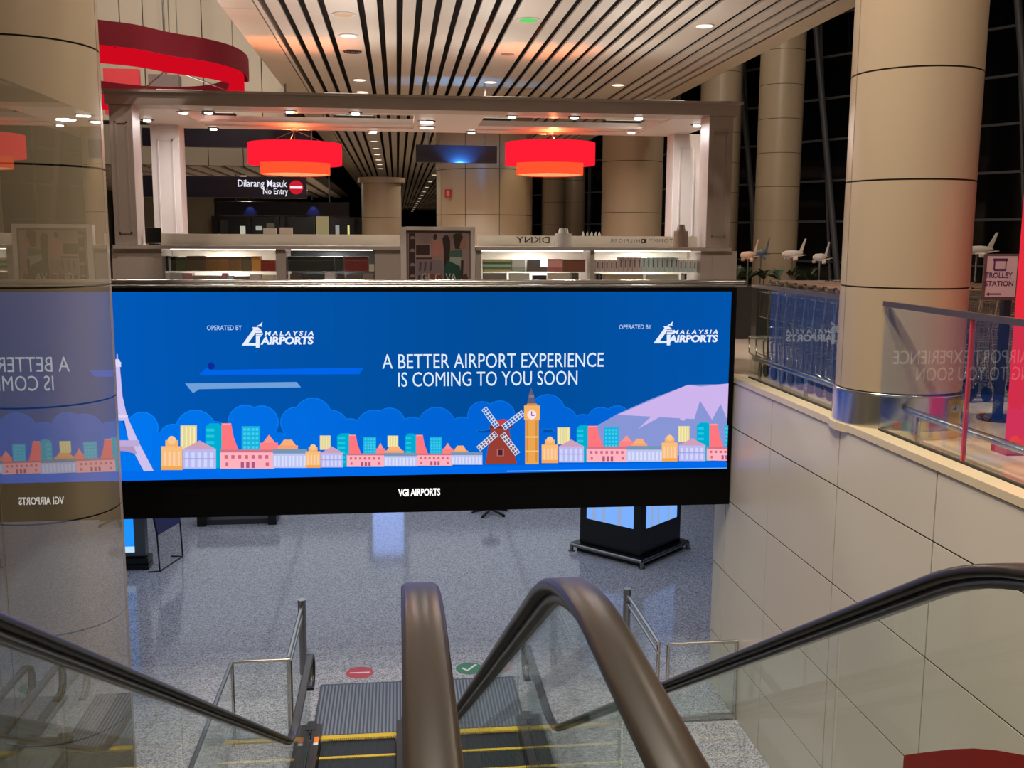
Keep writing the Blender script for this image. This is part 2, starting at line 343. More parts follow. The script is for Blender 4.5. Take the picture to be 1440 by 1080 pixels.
# ------------------------------------------------------------------ round columns clad in curved panels
def column(cx, cy, r, z0, z1, label, joints, m=COLP, parts=2, a0=0.0, cap=False):
    t = thing('column', (cx, cy, z0), label, 'column')
    MB().cyl((cx, cy, z0), (cx, cy, z1), r-0.007, 48).build('core', GAP, t)
    js = [z0]+[j for j in sorted(joints) if z0+0.05 < j < z1-0.05]+[z1]
    cache = {}
    for j in range(len(js)-1):
        for p in range(parts):
            h = js[j+1]-js[j]; key = (round(h, 4), p)
            if key in cache:
                inst(cache[key][0], t, 0, 0, js[j]-cache[key][1]); continue
            da = 0.007/r; A0 = a0+2*math.pi*p/parts+da; A1 = a0+2*math.pi*(p+1)/parts-da; n = 48//parts; vs = []; fs = []; es = []
            for k in range(n+1):
                a = A0+(A1-A0)*k/n; c_, s_ = math.cos(a), math.sin(a)
                vs += [(cx+r*c_, cy+r*s_, js[j]+0.007), (cx+r*c_, cy+r*s_, js[j+1]-0.007), (cx+(r-0.006)*c_, cy+(r-0.006)*s_, js[j]+0.007), (cx+(r-0.006)*c_, cy+(r-0.006)*s_, js[j+1]-0.007)]
            for k in range(n):
                a = 4*k; b = a+4; fs += [(a, b, b+1, a+1), (a+2, a+3, b+3, b+2)]; es += [(a+1, b+1, b+3, a+3), (a, a+2, b+2, b)]
            mb = MB().add(vs, fs, None, True).add(vs, es).add(vs[:4]+vs[-4:], [(0, 1, 3, 2), (4, 6, 7, 5)])
            cache[key] = (mb.build('panel', m, t), js[j])
    if cap: MB().cyl((cx, cy, z1-0.12), (cx, cy, z1), r+0.10, 40).build('capital', m, t)
    return t
JZ = [0.371+0.8785*k for k in range(-6, 14)]; JZL = [0.41+0.8625*k for k in range(-6, 14)]
RC = (4.352, 8.30); RR = 0.522
column(RC[0], RC[1], RR, 0.0, HALL, 'large cream panelled round column standing in the glass balustrade on the right', JZ)
bt = MB(); n = 48
sl = thing('column_base_ring', (RC[0], RC[1], 0.0), 'polished steel ring around the foot of the right column', 'base ring')
MB().tube([(RC[0]+(RR+0.012)*math.cos(2*math.pi*k/n), RC[1]+(RR+0.012)*math.sin(2*math.pi*k/n), 0.36) for k in range(n)], 0.012, 6, True).build('top_bead', STEEL, sl)
vs = []; fs = []; es = []
for k in range(n):
    a = 2*math.pi*k/n; vs += [(RC[0]+(RR+0.015)*math.cos(a), RC[1]+(RR+0.015)*math.sin(a), 0.07), (RC[0]+(RR+0.015)*math.cos(a), RC[1]+(RR+0.015)*math.sin(a), 0.36), (RC[0]+(RR+0.002)*math.cos(a), RC[1]+(RR+0.002)*math.sin(a), 0.36), (RC[0]+(RR+0.002)*math.cos(a), RC[1]+(RR+0.002)*math.sin(a), 0.07)]
for k in range(n):
    a = 4*k; b = 4*((k+1) % n); fs += [(a, b, b+1, a+1)]; es.extend([(a+1, b+1, b+2, a+2), (a+2, b+2, b+3, a+3), (a+3, b+3, b, a)])
MB().add(vs, fs, None, True).add(vs, es).build('sleeve', STEEL, sl)
MB().prismZ([(RC[0]+(RR+0.045)*math.cos(2*math.pi*k/n), RC[1]+(RR+0.045)*math.sin(2*math.pi*k/n)) for k in range(n)], 0.0, 0.068, None, True).build('plinth', CURB, sl)
column(-2.725, 8.0, 0.535, ZL, HALL, 'cream panelled round column rising through two floors behind the tall left glass', JZL)
column(5.13, 22.0, 0.66, 0, CEIL, 'cream round column behind the right end of the perfume kiosk', [1.09, 2.18, 3.27])
column(10.2, 26.6, 0.58, 0, HALL, 'slim cream column in front of the night windows, right of the kiosk', JZ)
column(9.75, 30.3, 0.62, 0, HALL, 'cream column above the right corner of the kiosk roof', JZ)
column(1.97, 23.0, 1.08, 0, CEIL, 'very wide cream column with a small red sign, behind the kiosk', [1.15, 2.12, 3.10], parts=9, a0=-2.05)
column(-0.40, 27.2, 0.52, 0, 3.16, 'cream column with a flat capital under the far ceiling', JZ, cap=True)
column(6.15, 40.0, 0.42, 0, CEIL, 'far grey column left of the dark window strip', JZ)
column(7.05, 40.5, 0.46, 0, CEIL, 'far grey column bordering the dark window strip', JZ)

# ------------------------------------------------------------------ night window wall
d = Vector((-0.49, 0.8717)); p0 = Vector((17.0, 26.4)); nrm = Vector((-0.8717, -0.49)); ang = math.atan2(d.y, d.x)
NIGHT = mat('night_glass', (10, 11, 14), 0.06, var=0.02, spec=0.5)
FRAME = mat('grey_steel_frame', (92, 92, 96), 0.5, 0.2)
wn = struct(MB().obox((p0.x+d.x*4-nrm.x*0.35, p0.y+d.y*4-nrm.y*0.35, 5), (50, 0.1, 16), ang), 'window_1', mat('night_outside', (6, 6, 9), 0.9))
def fpt(t_, off=0.0): return p0+d*t_+nrm*off
bay = 3.2; t0s = [-17+bay*k for k in range(13)]; zr = [-0.4+1.3*k for k in range(10)]
proto = None
for ti in t0s:
    for zi in zr:
        q = fpt(ti+bay/2); mb = MB().obox((q.x, q.y, zi+0.65), (bay-0.06, 0.03, 1.24), ang)
        if proto is None: proto = mb.build('pane', NIGHT, wn); pq = (q.x, q.y, zi)
        else: inst(proto, wn, q.x-pq[0], q.y-pq[1], zi-pq[2])
for zi in zr+[12.6]:
    q = fpt(2.6, 0.06); MB().obox((q.x, q.y, zi), (42, 0.10, 0.07), ang).build('transom', FRAME, wn)
for k, ti in enumerate(t0s+[24.6]):
    q = fpt(ti, 0.06); MB().obox((q.x, q.y, 6), (0.07, 0.12, 13), ang).build('mullion', FRAME, wn)
    a, b = fpt(ti-0.1, 0.5), fpt(ti+1.5, 0.9)
    MB().cyl((a.x, a.y, 0), (b.x, b.y, 11.5), 0.10, 10).build('truss', FRAME, wn)
    a2, b2 = fpt(ti+0.5, 0.12), fpt(ti+1.7, 0.12)
    MB().cyl((a2.x, a2.y, 0), (b2.x, b2.y, 11.5), 0.05, 8).build('truss', FRAME, wn)
    for zi in zr[1::2]:
        f_ = zi/11.5; u = fpt(ti-0.1+1.6*f_, 0.5+0.4*f_); v2 = fpt(ti+0.5+1.2*f_, 0.12); MB().cyl((u.x, u.y, zi), (v2.x, v2.y, zi), 0.035, 6).build('strut', FRAME, wn)

# ------------------------------------------------------------------ far bulkheads, signs and shopfronts behind the kiosk
fb = struct(MB().box(-9.5, CX0-0.46, 21.33, 21.5, 3.9, 6.42), 'wall_bulkhead_near', GAP)
xs = [pY(x, 80, 21.3)[0] for x in (40, 121, 203, 285, 367)]+[CX0-0.47]
for a, b in zip(xs[:-1], xs[1:]): MB().box(a+0.01, b-0.01, 21.3, 21.33, 3.9, 6.42).build('panel', PANEL, fb)
struct(MB().box(-12, CX0-0.46, 21.6, 21.7, 6.4, HALL), 'window_2', mat('dark_green_glass', (22, 28, 26), 0.15))
fb2 = struct(MB().box(-11, -2.4, 27.03, 27.2, 3.42, 5.2), 'wall_bulkhead_far', GAP)
xs = [pY(x, 220, 27)[0] for x in (145, 195, 244, 293, 342, 391, 440)]
for a, b in zip(xs[:-1], xs[1:]): MB().box(a+0.01, b-0.01, 27.0, 27.03, 3.42, 4.40).build('panel', PANEL, fb2)
cl = struct(MB().box(-11.5, -2.2, 27.3, 48, 3.45, 3.5), 'ceiling_far_left', VOID)
for k in range(18): MB().box(-11.4+0.5*k, -11.4+0.5*k+0.33, 27.3, 48, 3.41, 3.45).build('slat', SLAT, cl)

for x, y in ((-4.5, 31.0), (-6.0, 37.0), (-3.5, 40.0)):  # lamps added to brighten the dark area of the far shops
    t = thing('far_fill_lamp', (x, y, 3.38), 'round fill lamp added in the low ceiling before the far shops', 'lamp', 'fill lamps added before the far shops')
    MB().cyl((x, y, 3.385), (x, y, 3.41), 0.14, 16).build('rim', WHITEP, t); MB().cyl((x, y, 3.38), (x, y, 3.385), 0.11, 16).build('lens', LENS_W, t)
    lamp('far_fill', 'AREA', (x, y, 3.37), 60, NEUT, 0.25)
def hangsign(px0, px1, py0, py1, Y, name, label, depth=0.18, top=CEIL):
    a = pY(px0, py1, Y); b = pY(px1, py0, Y)
    t = thing(name, ((a[0]+b[0])/2, Y, a[2]), label, 'sign')
    MB().box(a[0], b[0], Y, Y+depth, a[2], b[2]).build('board', NAVY, t, bevel=0.01)
    for f_ in (0.15, 0.85): MB().cyl((a[0]+(b[0]-a[0])*f_, Y+depth/2, b[2]), (a[0]+(b[0]-a[0])*f_, Y+depth/2, top), 0.02, 8).build('hanger', SATIN, t)
    return t
WHITE_TXT = emission('lit_white_letters', (235, 238, 250), 1.0); RED_TXT = emission('lit_red_disc', (215, 30, 50), 0.9)
ns = hangsign(196, 430, 249, 277, 22.0, 'no_entry_sign', 'navy hanging sign reading Dilarang Masuk No Entry with a red disc', top=HALL)
Yt = 21.993
def px_text(mb, body, x0, x1, yb, yt, Y, col=(255, 255, 255), **k):
    a = pY((x0+x1)/2, yb, Y); b = pY((x0+x1)/2, yt, Y)
    return text_on(mb, body, pY(x0, (yb+yt)/2, Y)[0], pY(x1, (yb+yt)/2, Y)[0], a[2], b[2], Y, col, **k)
px_text(MB(), 'Dilarang Masuk', 334.5, 404, 266, 253, Yt, bold=0.012).build('lettering', WHITE_TXT, ns)
px_text(MB(), 'No Entry', 370, 405, 276, 264.5, Yt, bold=0.008).build('lettering', WHITE_TXT, ns)
c = pY(416.5, 263.5, Yt); MB().cyl((c[0], Yt, c[2]), (c[0], Yt+0.006, c[2]), 0.145, 28).build('red_disc', RED_TXT, ns)
MB().box(c[0]-0.125, c[0]+0.125, Yt-0.004, Yt, c[2]-0.025, c[2]+0.025).build('bar', WHITE_TXT, ns)
hangsign(200, 437, 183, 205, 20.0, 'sign_banner', 'plain navy banner above the No Entry sign, just under the kiosk roof', top=HALL)
BL = (0.22, 0.34, 1.0)
s3 = hangsign(304, 491, 284.5, 303, 30.0, 'shop_fascia_sign', 'narrow navy fascia with two blue light cones over the far shops', top=3.4)
for px in (351, 440):
    q = pY(px, 285, 29.9); x = q[0]; z = q[2]+0.06
    lamp('blue_spot', 'SPOT', (x, 29.86, z), 45, BL, 0.02, 62, (x, 29.97, z-0.6), 0.4)
    tt = thing('blue_spotlight', (x, 29.86, z), 'small black spotlight throwing a blue cone on the %s of the far navy fascia' % ('left half' if px < 400 else 'right half'), 'lamp')
    MB().cyl((x, 29.86, z+0.02), (x, 29.86, z+0.10), 0.03, 10).build('body', BLACK, tt); MB().box(x-0.01, x+0.01, 29.86, 30.1, z+0.08, z+0.10).build('arm', BLACK, tt)
s4 = hangsign(585, 699, 205, 228, 19.3, 'blue_lit_sign', 'navy hanging sign with a pool of blue light at its lower edge')
q = pY(648, 228, 19.2); lamp('blue_uplight', 'SPOT', (q[0], 19.10, q[2]-0.09), 110, (0.08, 0.45, 1.0), 0.03, 125, (q[0], 19.3, q[2]+0.16), 0.6)
lamp('column_wash', 'SPOT', (q[0]+0.1, 20.6, q[2]-0.0), 60, (0.75, 0.9, 1.0), 0.03, 55, (1.7, 21.95, 1.0), 0.8)
lamp('column_wash', 'SPOT', (2.75, 21.6, 4.3), 90, (1.0, 0.80, 0.45), 0.03, 42, (2.62, 22.2, 1.2), 0.8)
YW = 22.22; c = pY(630, 272, YW); rp = thing('red_wall_sign', (c[0], YW, c[2]), 'small red sign plate fixed on the very wide column', 'sign')
MB().box(c[0]-0.07, c[0]+0.07, YW, YW+0.03, c[2]-0.09, c[2]+0.09).build('plate', mat('red_plate', (170, 40, 34), 0.5), rp)
MB().box(c[0]-0.03, c[0]+0.03, YW-0.005, YW, c[2]-0.04, c[2]+0.06).build('symbol', mat('pale_symbol', (200, 150, 140), 0.5), rp)
# far shops: posts, lit shelves and dark openings at the end of the hall
SHOPD = mat('dark_shopfront', (26, 24, 30), 0.4)
sh = thing('far_shop', (pY(400, 330, 44)[0], 44, 0), 'dark far shopfront with black posts and pale lit goods', 'shop')
a = pY(300, 304, 44); b = pY(510, 330, 44)
MB().box(a[0], b[0], 44, 44.2, 0, a[2]).build('back_panel', SHOPD, sh)
for px in (302, 349, 390, 398, 439, 495): q = pY(px, 320, 43.6); MB().box(q[0]-0.10, q[0]+0.10, 43.5, 43.7, 0, a[2]).build('post', BLACK, sh)
for px0, px1, py0, py1, c_, e in ((338, 349, 318, 329, (230, 225, 205), 0.6), (360, 368, 318, 324, (215, 225, 200), 0.5), (445, 462, 302, 330, (200, 180, 130), 0.45), (472, 477, 317, 330, (200, 200, 190), 0.5), (489, 496, 317, 330, (235, 225, 140), 0.9), (310, 320, 309, 330, (60, 50, 44), 0.3), (375, 386, 314, 320, (120, 110, 90), 0.4)):
    a2 = pY(px0, py1, 43.9); b2 = pY(px1, py0, 43.9); MB().box(a2[0], b2[0], 43.85, 43.98, max(a2[2], 0.9), b2[2]).build('display', emission('shop_glow_%d' % px0, c_, e), sh)
a = pY(195, 280, 44.5); b = pY(302, 330, 44.5)
struct(MB().box(a[0]-1, b[0], 44.5, 44.7, 0, a[2]+0.4), 'wall_far_shop', mat('cream_far_wall', (170, 158, 136), 0.5))

# ================================================================== LED SCREEN
zt = pY(600, 404.5, YS)[2]; zb = pY(600, 719.5, YS)[2]; zpt = pY(600, 410.3, YS)[2]; zpb = pY(600, 665.4, YS)[2]
XR = 3.815; XPL, XPR = -3.36, pY(1024, 540, YS)[0]
led = thing('led_screen', (0.2, YS+0.15, zb), 'wide LED advertising screen with a city skyline, hung across the escalator well', 'screen')
MB().box(XLW+0.01, XR, YS, YS+0.27, zb, zt).build('housing', mat('screen_black', (5, 5, 5), 0.6, var=0.05, spec=0.1), led)
YP = YS-0.004
layer = [0]
pic = MB()
def P(pts, col):
    layer[0] += 1; y = YP-0.00012*layer[0]
    q = [pY(x, yy, YP) for x, yy in pts]; q = [(max(XPL, min(XPR, v[0])), y, max(zpb, min(zpt, v[2]))) for v in q]
    ar = sum(q[i][0]*q[(i+1) % len(q)][2]-q[(i+1) % len(q)][0]*q[i][2] for i in range(len(q)))
    pic.add(q if ar > 0 else q[::-1], [tuple(range(len(q)))], col)
def R(x0, x1, y0, y1, col): P([(x0, y1), (x1, y1), (x1, y0), (x0, y0)], col)
def D(cx, cy, r, col, n=24): P([(cx+r*math.cos(2*math.pi*k/n), cy+r*math.sin(2*math.pi*k/n)) for k in range(n)], col)
def T(body, x0, x1, yb, yt, col, **k):
    layer[0] += 1; y = YP-0.00012*layer[0]
    px_text(pic, body, x0, x1, yb, yt, YP-0.00012*layer[0], col, **k)
nst = 24
for k in range(nst):                       # the picture's blue ground, brighter towards the sides as on the screen
    x0 = XPL+(XPR-XPL)*k/nst; x1 = XPL+(XPR-XPL)*(k+1)/nst; u = abs((k+0.5)/nst-0.62)/0.62
    pic.add([(x0, YP, zpb), (x1, YP, zpb), (x1, YP, zpt), (x0, YP, zpt)], [(0, 1, 2, 3)], (0, int(76+14*u), int(152+34*u)))
def slope(x, yl): return yl-(x-169)*(yl-410)/264.0*0.0208    # picture rows tilt with the screen's perspective
CLD = lambda x: (0, int(100+20*max(0, (620-x)/460)), int(212+28*max(0, (620-x)/460)))
for i, (cx, cy, r) in enumerate(((150, 602, 22), (120, 610, 30), (200, 602, 23), (243, 616, 20), (275, 605, 29), (302, 612, 20), (345, 594, 25), (368, 594, 24), (440, 586, 27), (416, 594, 22), (465, 602, 26), (492, 610, 22), (526, 602, 26), (548, 595, 22), (580, 608, 22), (614, 599, 27), (650, 608, 22), (678, 585, 21), (703, 585, 22), (740, 604, 24), (770, 579, 25), (792, 592, 20), (820, 602, 20), (845, 592, 20), (868, 590, 20))):
    D(cx, cy, r, tuple(min(255, v+14) for v in CLD(cx))); 
for i, (cx, cy, r) in enumerate(((150, 602, 22), (120, 610, 30), (200, 602, 23), (243, 616, 20), (275, 605, 29), (302, 612, 20), (345, 594, 25), (368, 594, 24), (440, 586, 27), (416, 594, 22), (465, 602, 26), (492, 610, 22), (526, 602, 26), (548, 595, 22), (580, 608, 22), (614, 599, 27), (650, 608, 22), (678, 585, 21), (703, 585, 22), (740, 604, 24), (770, 579, 25), (792, 592, 20), (820, 602, 20), (845, 592, 20), (868, 590, 20))):
    D(cx, cy, r-1.2, CLD(cx))
for k in range(20):
    x0 = 70+k*48; R(x0, x0+48, 608, 680, CLD(x0+24))
# snow mountain
P([(826, 606), (868, 582), (915, 561), (967, 541), (1030, 540), (1030, 640), (826, 640)], (136, 150, 214))
P([(868, 583), (967, 541), (985, 543.5), (1006, 541), (1030, 539), (1030, 596), (1024, 590), (1013, 568), (1000, 592), (992, 590)], (206, 180, 236))
P([(868, 583), (967, 541), (992, 560), (957, 570), (897, 603), (936, 566)], (206, 180, 236))
P([(967, 541), (1002, 560), (984, 565), (961, 592), (956, 590), (957, 566)], (206, 180, 236))
P([(984, 563), (1002, 592), (993, 594), (974, 596)], (136, 150, 214))
# buildings: (kind, x0, x1, ytop, ybase)
def bld(kind, x0, x1, y0, y1):
    w_ = x1-x0; h = y1-y0
    if kind == 'o':
        R(x0, x1, y0+h*0.3, y1, (248, 190, 122)); R(x0+w_*.2, x1-w_*.2, y0+h*.12, y0+h*.32, (246, 178, 112)); D((x0+x1)/2, y0+h*.12, w_*.2, (250, 200, 140), 12)
        for i in range(4): R(x0+w_*(.12+.22*i), x0+w_*(.22+.22*i), y0+h*.45, y0+h*.9, (252, 206, 170))
        R(x0, x1, y1-h*.12, y1, (244, 170, 80))
    elif kind == 'y':
        R(x0, x1, y0, y1, (226, 214, 160))
        for i in range(4): R(x0+w_*(.08+.24*i), x0+w_*(.17+.24*i), y0+h*.06, y1, (250, 236, 170))
    elif kind == 'l':
        R(x0, x1, y0+h*.3, y1, (186, 184, 238)); P([(x0-1, y0+h*.32), ((x0+x1)/2, y0), (x1+1, y0+h*.32)], (206, 160, 186))
        for i in range(5): R(x0+w_*(.06+.19*i), x0+w_*(.16+.19*i), y0+h*.42, y1-h*.06, (206, 214, 252))
        R(x0, x1, y0+h*.62, y0+h*.66, (170, 160, 226))
    elif kind == 'c':
        R(x0, x1, y0+h*.08, y1, (0, 172, 208)); P([(x0, y0+h*.08), (x0+w_*.25, y0), (x1-w_*.25, y0), (x1, y0+h*.08)], (0, 172, 208))
        for i in range(6): R(x0+w_*.06, x0+w_*.5, y0+h*(.12+.14*i), y0+h*(.18+.14*i), (40, 196, 226))
    elif kind == 'r':
        P([(x0, y1), (x0, y0), (x0+w_*.55, y0), (x0+w_*.7, y0+h*.5), (x1, y1)], (255, 118, 126)); R(x0, x0+w_*.55, y0, y0+h*.06, (255, 160, 150))
    elif kind == 'g':
        R(x0, x1, y0, y1, (24, 178, 222))
        for i in range(4):
            for j in range(5): R(x0+w_*(.1+.22*i), x0+w_*(.24+.22*i), y0+h*(.08+.18*j), y0+h*(.18+.18*j), (70, 206, 240))
    elif kind == 'p':
        R(x0, x1, y0+h*.12, y1, (254, 178, 190)); R(x0, x1, y0, y0+h*.14, (206, 116, 134))
        for i in range(7): R(x0+w_*(.08+.125*i), x0+w_*(.14+.125*i), y0+h*.28, y0+h*.46, (206, 104, 130))
        for i in range(3): R(x0+w_*(.38+.1*i), x0+w_*(.44+.1*i), y0+h*.62, y0+h*.95, (170, 90, 130))
        R(x0+w_*.1, x0+w_*.15, y0+h*.66, y0+h*.85, (206, 104, 130)); R(x0+w_*.84, x0+w_*.9, y0+h*.66, y0+h*.85, (206, 104, 130))
    elif kind == 'k':
        R(x0, x1, y0+h*.45, y1, (252, 130, 132)); P([(x0+w_*.15, y0+h*.45), ((x0+x1)/2, y0), (x1-w_*.15, y0+h*.45)], (250, 150, 140))
    elif kind == 'n':
        R(x0, x1, y0+h*.5, y1, (246, 160, 116)); P([(x0+w_*.1, y0+h*.5), (x0+w_*.3, y0), (x1-w_*.3, y0), (x1-w_*.1, y0+h*.5)], (248, 176, 120))
    elif kind == 'b':
        R(x0, x1, y0+h*.2, y1, (190, 196, 242)); R(x0, x1, y0, y0+h*.24, (120, 150, 180))
        for i in range(9): R(x0+w_*(.04+.107*i), x0+w_*(.10+.107*i), y0+h*.36, y1-h*.08, (214, 222, 252))
for q in (('y', 254, 277, 598, 632), ('c', 289, 314, 595, 658), ('r', 312, 336, 595, 634), ('g', 340, 366, 599, 634), ('k', 366, 391, 611, 636), ('n', 391, 419, 618, 634), ('o', 227, 257, 613, 660.5), ('l', 258, 304, 619, 659), ('p', 310, 386, 632, 659), ('b', 384, 432, 631, 657.5),
          ('y', 450, 465, 612, 632), ('c', 474, 497, 609, 656), ('r', 491, 508, 611, 638), ('g', 511, 529, 614, 638), ('k', 529, 541, 622, 640), ('n', 541, 568, 626, 640), ('y', 545, 560, 612, 628), ('c', 570, 586, 609, 655), ('r', 585, 602, 611, 638), ('g', 604, 621, 614, 638), ('k', 622, 637, 622, 640), ('n', 636, 658, 626, 640), ('o', 430, 451, 624, 657), ('l', 452, 482, 627, 656.5), ('p', 488, 540, 637, 655.5), ('b', 540, 586, 636, 655), ('p', 586, 636, 637, 654), ('b', 634, 678, 635, 652.5),
          ('y', 783, 801, 600, 624), ('c', 810, 829, 597, 649), ('r', 826, 849, 598, 630), ('g', 848, 869, 600, 630), ('k', 870, 890, 611, 630), ('n', 887, 909, 616, 630), ('o', 761, 784, 613, 650), ('l', 785, 820, 617, 649), ('p', 824, 882, 627, 648.5), ('b', 880, 932, 626, 648), ('y', 952, 968, 598, 620), ('c', 978, 998, 593, 647), ('r', 996, 1016, 595, 629), ('g', 1017, 1030, 597, 629), ('o', 929, 951, 610, 647.5), ('l', 953, 990, 615, 647), ('p', 992, 1046, 627, 646)): bld(*q)
# windmill
P([(690, 600), (714, 600), (726, 651), (682, 651)], (150, 62, 52)); R(688, 720, 597, 601, (120, 44, 44)); P([(691, 598), (695, 590), (710, 588), (717, 598)], (196, 62, 66)); R(698, 708, 630, 640, (196, 100, 90)); R(700, 706, 631, 639, (60, 40, 60))
for (tx, ty) in ((680, 573), (735, 579), (672, 630), (727, 637)):
    dx, dy = tx-702, ty-604; L = math.hypot(dx, dy); ux, uy = dx/L, dy/L; nx, ny_ = -uy, ux
    s0 = 6
    P([(702+ux*s0+nx*4.2, 604+uy*s0+ny_*4.2), (702+ux*L+nx*4.2, 604+uy*L+ny_*4.2), (702+ux*L-nx*4.2, 604+uy*L-ny_*4.2), (702+ux*s0-nx*4.2, 604+uy*s0-ny_*4.2)], (212, 226, 240))
    m_ = 7
    for i in range(m_):
        for sd in (-1, 1):
            a = s0+(L-s0)*(i+.16)/m_; b = s0+(L-s0)*(i+.84)/m_; lo, hi = (0.5, 3.3) if sd > 0 else (-3.3, -0.5)
            P([(702+ux*a+nx*lo, 604+uy*a+ny_*lo), (702+ux*b+nx*lo, 604+uy*b+ny_*lo), (702+ux*b+nx*hi, 604+uy*b+ny_*hi), (702+ux*a+nx*hi, 604+uy*a+ny_*hi)], (60, 100, 190) if ty < 604 else (130, 80, 110))
# clock tower
R(737.5, 756.5, 588, 651, (236, 166, 82)); R(739.5, 742, 590, 648, (214, 142, 62)); R(752, 754.5, 590, 648, (214, 142, 62)); R(737.5, 756.5, 612, 614, (250, 196, 120)); R(737.5, 756.5, 632, 634, (250, 196, 120))
R(736, 758, 569, 589, (244, 180, 104)); P([(738, 569), (741, 566), (753, 566), (756, 569)], (200, 140, 90)); P([(740.5, 566), (743, 552), (746, 544), (749, 552), (751.5, 566)], (96, 92, 120)); R(743, 750, 554, 558, (130, 120, 140))
D(746.8, 582, 6.5, (252, 226, 232), 20); P([(746, 577), (747.2, 577), (747.2, 582), (750.5, 582), (750.5, 583.4), (746, 583.4)], (90, 60, 130))
# iron tower
LAV = (206, 192, 236)
for sx in (1, -1):
    P([(167+sx*(x-167), y) for x, y in ((167, 514), (170.8, 514), (174.5, 556), (181, 585), (177, 590), (167, 590))], LAV)
    P([(167+sx*(x-167), y) for x, y in ((176, 585), (181.5, 585), (197, 620), (218.5, 661), (204.5, 661), (184, 622))], LAV)
    P([(167+sx*(x-167), y) for x, y in ((167, 590), (174, 590), (184, 620), (167, 620))], CLD(180))
    P([(167+sx*(x-167), y) for x, y in ((167, 626), (190, 626), (195, 637), (180, 633), (167, 632))], (176, 150, 190))
R(152, 182, 582, 586, (226, 214, 246)); R(136, 198, 617.5, 626, (190, 170, 214)); R(162, 172.5, 508, 515, (222, 216, 248)); D(167.3, 507.5, 4, (214, 220, 250), 12); R(166.4, 168, 497, 505, LAV)
# ground strip, stripes, lettering
P([(90, 662.6), (1030, 647.6), (1030, 662), (90, 680)], (0, 108, 236)); P([(712, 660.2), (1030, 655.6), (1030, 657), (712, 661.4)], (120, 190, 255))
P([(281, 526), (292.5, 515.5), (296, 519), (512, 516), (505.5, 525.2)], (0, 100, 232)); D(298.5, 513.5, 5, (14, 44, 150), 14)
P([(262, 538), (418, 536), (424, 543.4), (282, 546), (273, 551.5)], (112, 160, 218))
T('A BETTER AIRPORT EXPERIENCE', 537.5, 849, 517.3, 497, (222, 236, 252)); T('IS COMING TO YOU SOON', 560, 812, 542.6, 522.4, (222, 236, 252))
for dx, dy, s in ((0, 0, 1.0), (575, -3.2, 0.925)):
    fx = lambda x: (x-341)*s+341+dx+(0 if dx == 0 else 1); fy = lambda y: (y-486)*s+486+dy
    WH = (230, 238, 255); BG = (0, 80, 158)
    T('OPERATED BY', fx(291), fx(340), fy(464.2), fy(457.6), (190, 215, 245)); T('MALAYSIA', fx(372), fx(441), fy(472), fy(465.4), WH, shear=0.2, bold=0.03, spacing=1.5); T('AIRPORTS', fx(366), fx(441), fy(484.6), fy(473.2), WH, shear=0.12, bold=0.045)
    P([(fx(x), fy(y)) for x, y in ((341, 485), (357.5, 462), (356, 459.2), (364, 459.4), (368.5, 463), (371, 469), (366.5, 474), (366, 488), (361, 488), (361, 485))], WH)
    P([(fx(x), fy(y)) for x, y in ((350.5, 481.5), (361, 467), (361, 481.5))], BG)
    for i in range(3): P([(fx(x), fy(y)) for x, y in ((361-i, 464+3.4*i), (369.5, 464+3.4*i), (369.5, 465+3.4*i), (360.4-i, 465+3.4*i))], BG)
    P([(fx(x), fy(y)) for x, y in ((362, 457.5), (366, 455.8), (370.4, 451.6), (369, 456.6), (370, 459), (366.5, 457.6), (362.4, 459))], WH)
SCREENM = paint('screen_picture', True, 1.0, 0.5)
pic.build('picture', SCREENM, led)
px_text(MB(), 'VGI AIRPORTS', 560, 619, 697.5, 687, YS-0.004, bold=0.03).build('lettering', emission('lit_brand_letters', (250, 250, 245), 1.3), led)
# steel cap rail over the screen
za = pY(600, 401, YS+0.1)[2]
t = thing('screen_cap_rail', (0.2, 11.2, zt), 'polished steel rail running along the top of the LED screen', 'rail')
MB().box(XLW, 3.96, 11.12, 11.30, zt+0.002, za).build('cap', STEEL, t, bevel=0.008)
MB().cyl((XLW, 11.21, za+0.03), (3.96, 11.21, za+0.03), 0.028, 12).build('tube', STEEL, t)

# ================================================================== ESCALATORS
TAN = math.tan(math.radians(30))
def rail_path(zt_, y_near=0.62, zb_=ZL+0.95, y_far=10.66, R_=1.5):
    """(y, z) of the top of a handrail: level, arc, 30 degree slope, arc, level, with newel turns at both ends"""
    yk = 2.06-(0.98-zt_)*0; zk = zt_
    pts = []
    rn = 0.20
    for a in range(250, 90, -16): pts.append((y_near+rn*math.cos(math.radians(a)), zt_-rn+rn*math.sin(math.radians(a))))
    tl = R_*math.tan(math.radians(15))
    for k in range(13):
        a = math.radians(30*k/12); pts.append((yk-tl+R_*math.sin(a), zk-R_*(1-math.cos(a))))
    yb = yk+(zk-zb_)/TAN
    for k in range(1, 8): u = k/8; pts.append((yk+tl*0.87+(yb-yk-1.74*tl)*u, zk-tl*0.5-(zk-zb_-tl)*u))
    R2 = 1.5; tl2 = R2*math.tan(math.radians(15))
    for k in range(13):
        a = math.radians(30*(1-k/12)); pts.append((yb+tl2-R2*math.sin(a), zb_+R2*(1-math.cos(a))))
    for a in range(90, -111, -16): pts.append((y_far+rn*math.cos(math.radians(a)), zb_-rn+rn*math.sin(math.radians(a))))
    return pts
RAILTOP = 0.975
path = rail_path(RAILTOP)
def zrail(y):
    P_ = [p for p in path if True]; mid = P_[10:-13]
    for (ya, za_), (yb, zb_) in zip(mid[:-1], mid[1:]):
        if ya <= y <= yb: return za_+(zb_-za_)*(y-ya)/(yb-ya)
    return RAILTOP if y < 2 else ZL+0.95
YCOMB = 10.56
def zstep(y): return zrail(y)-0.97
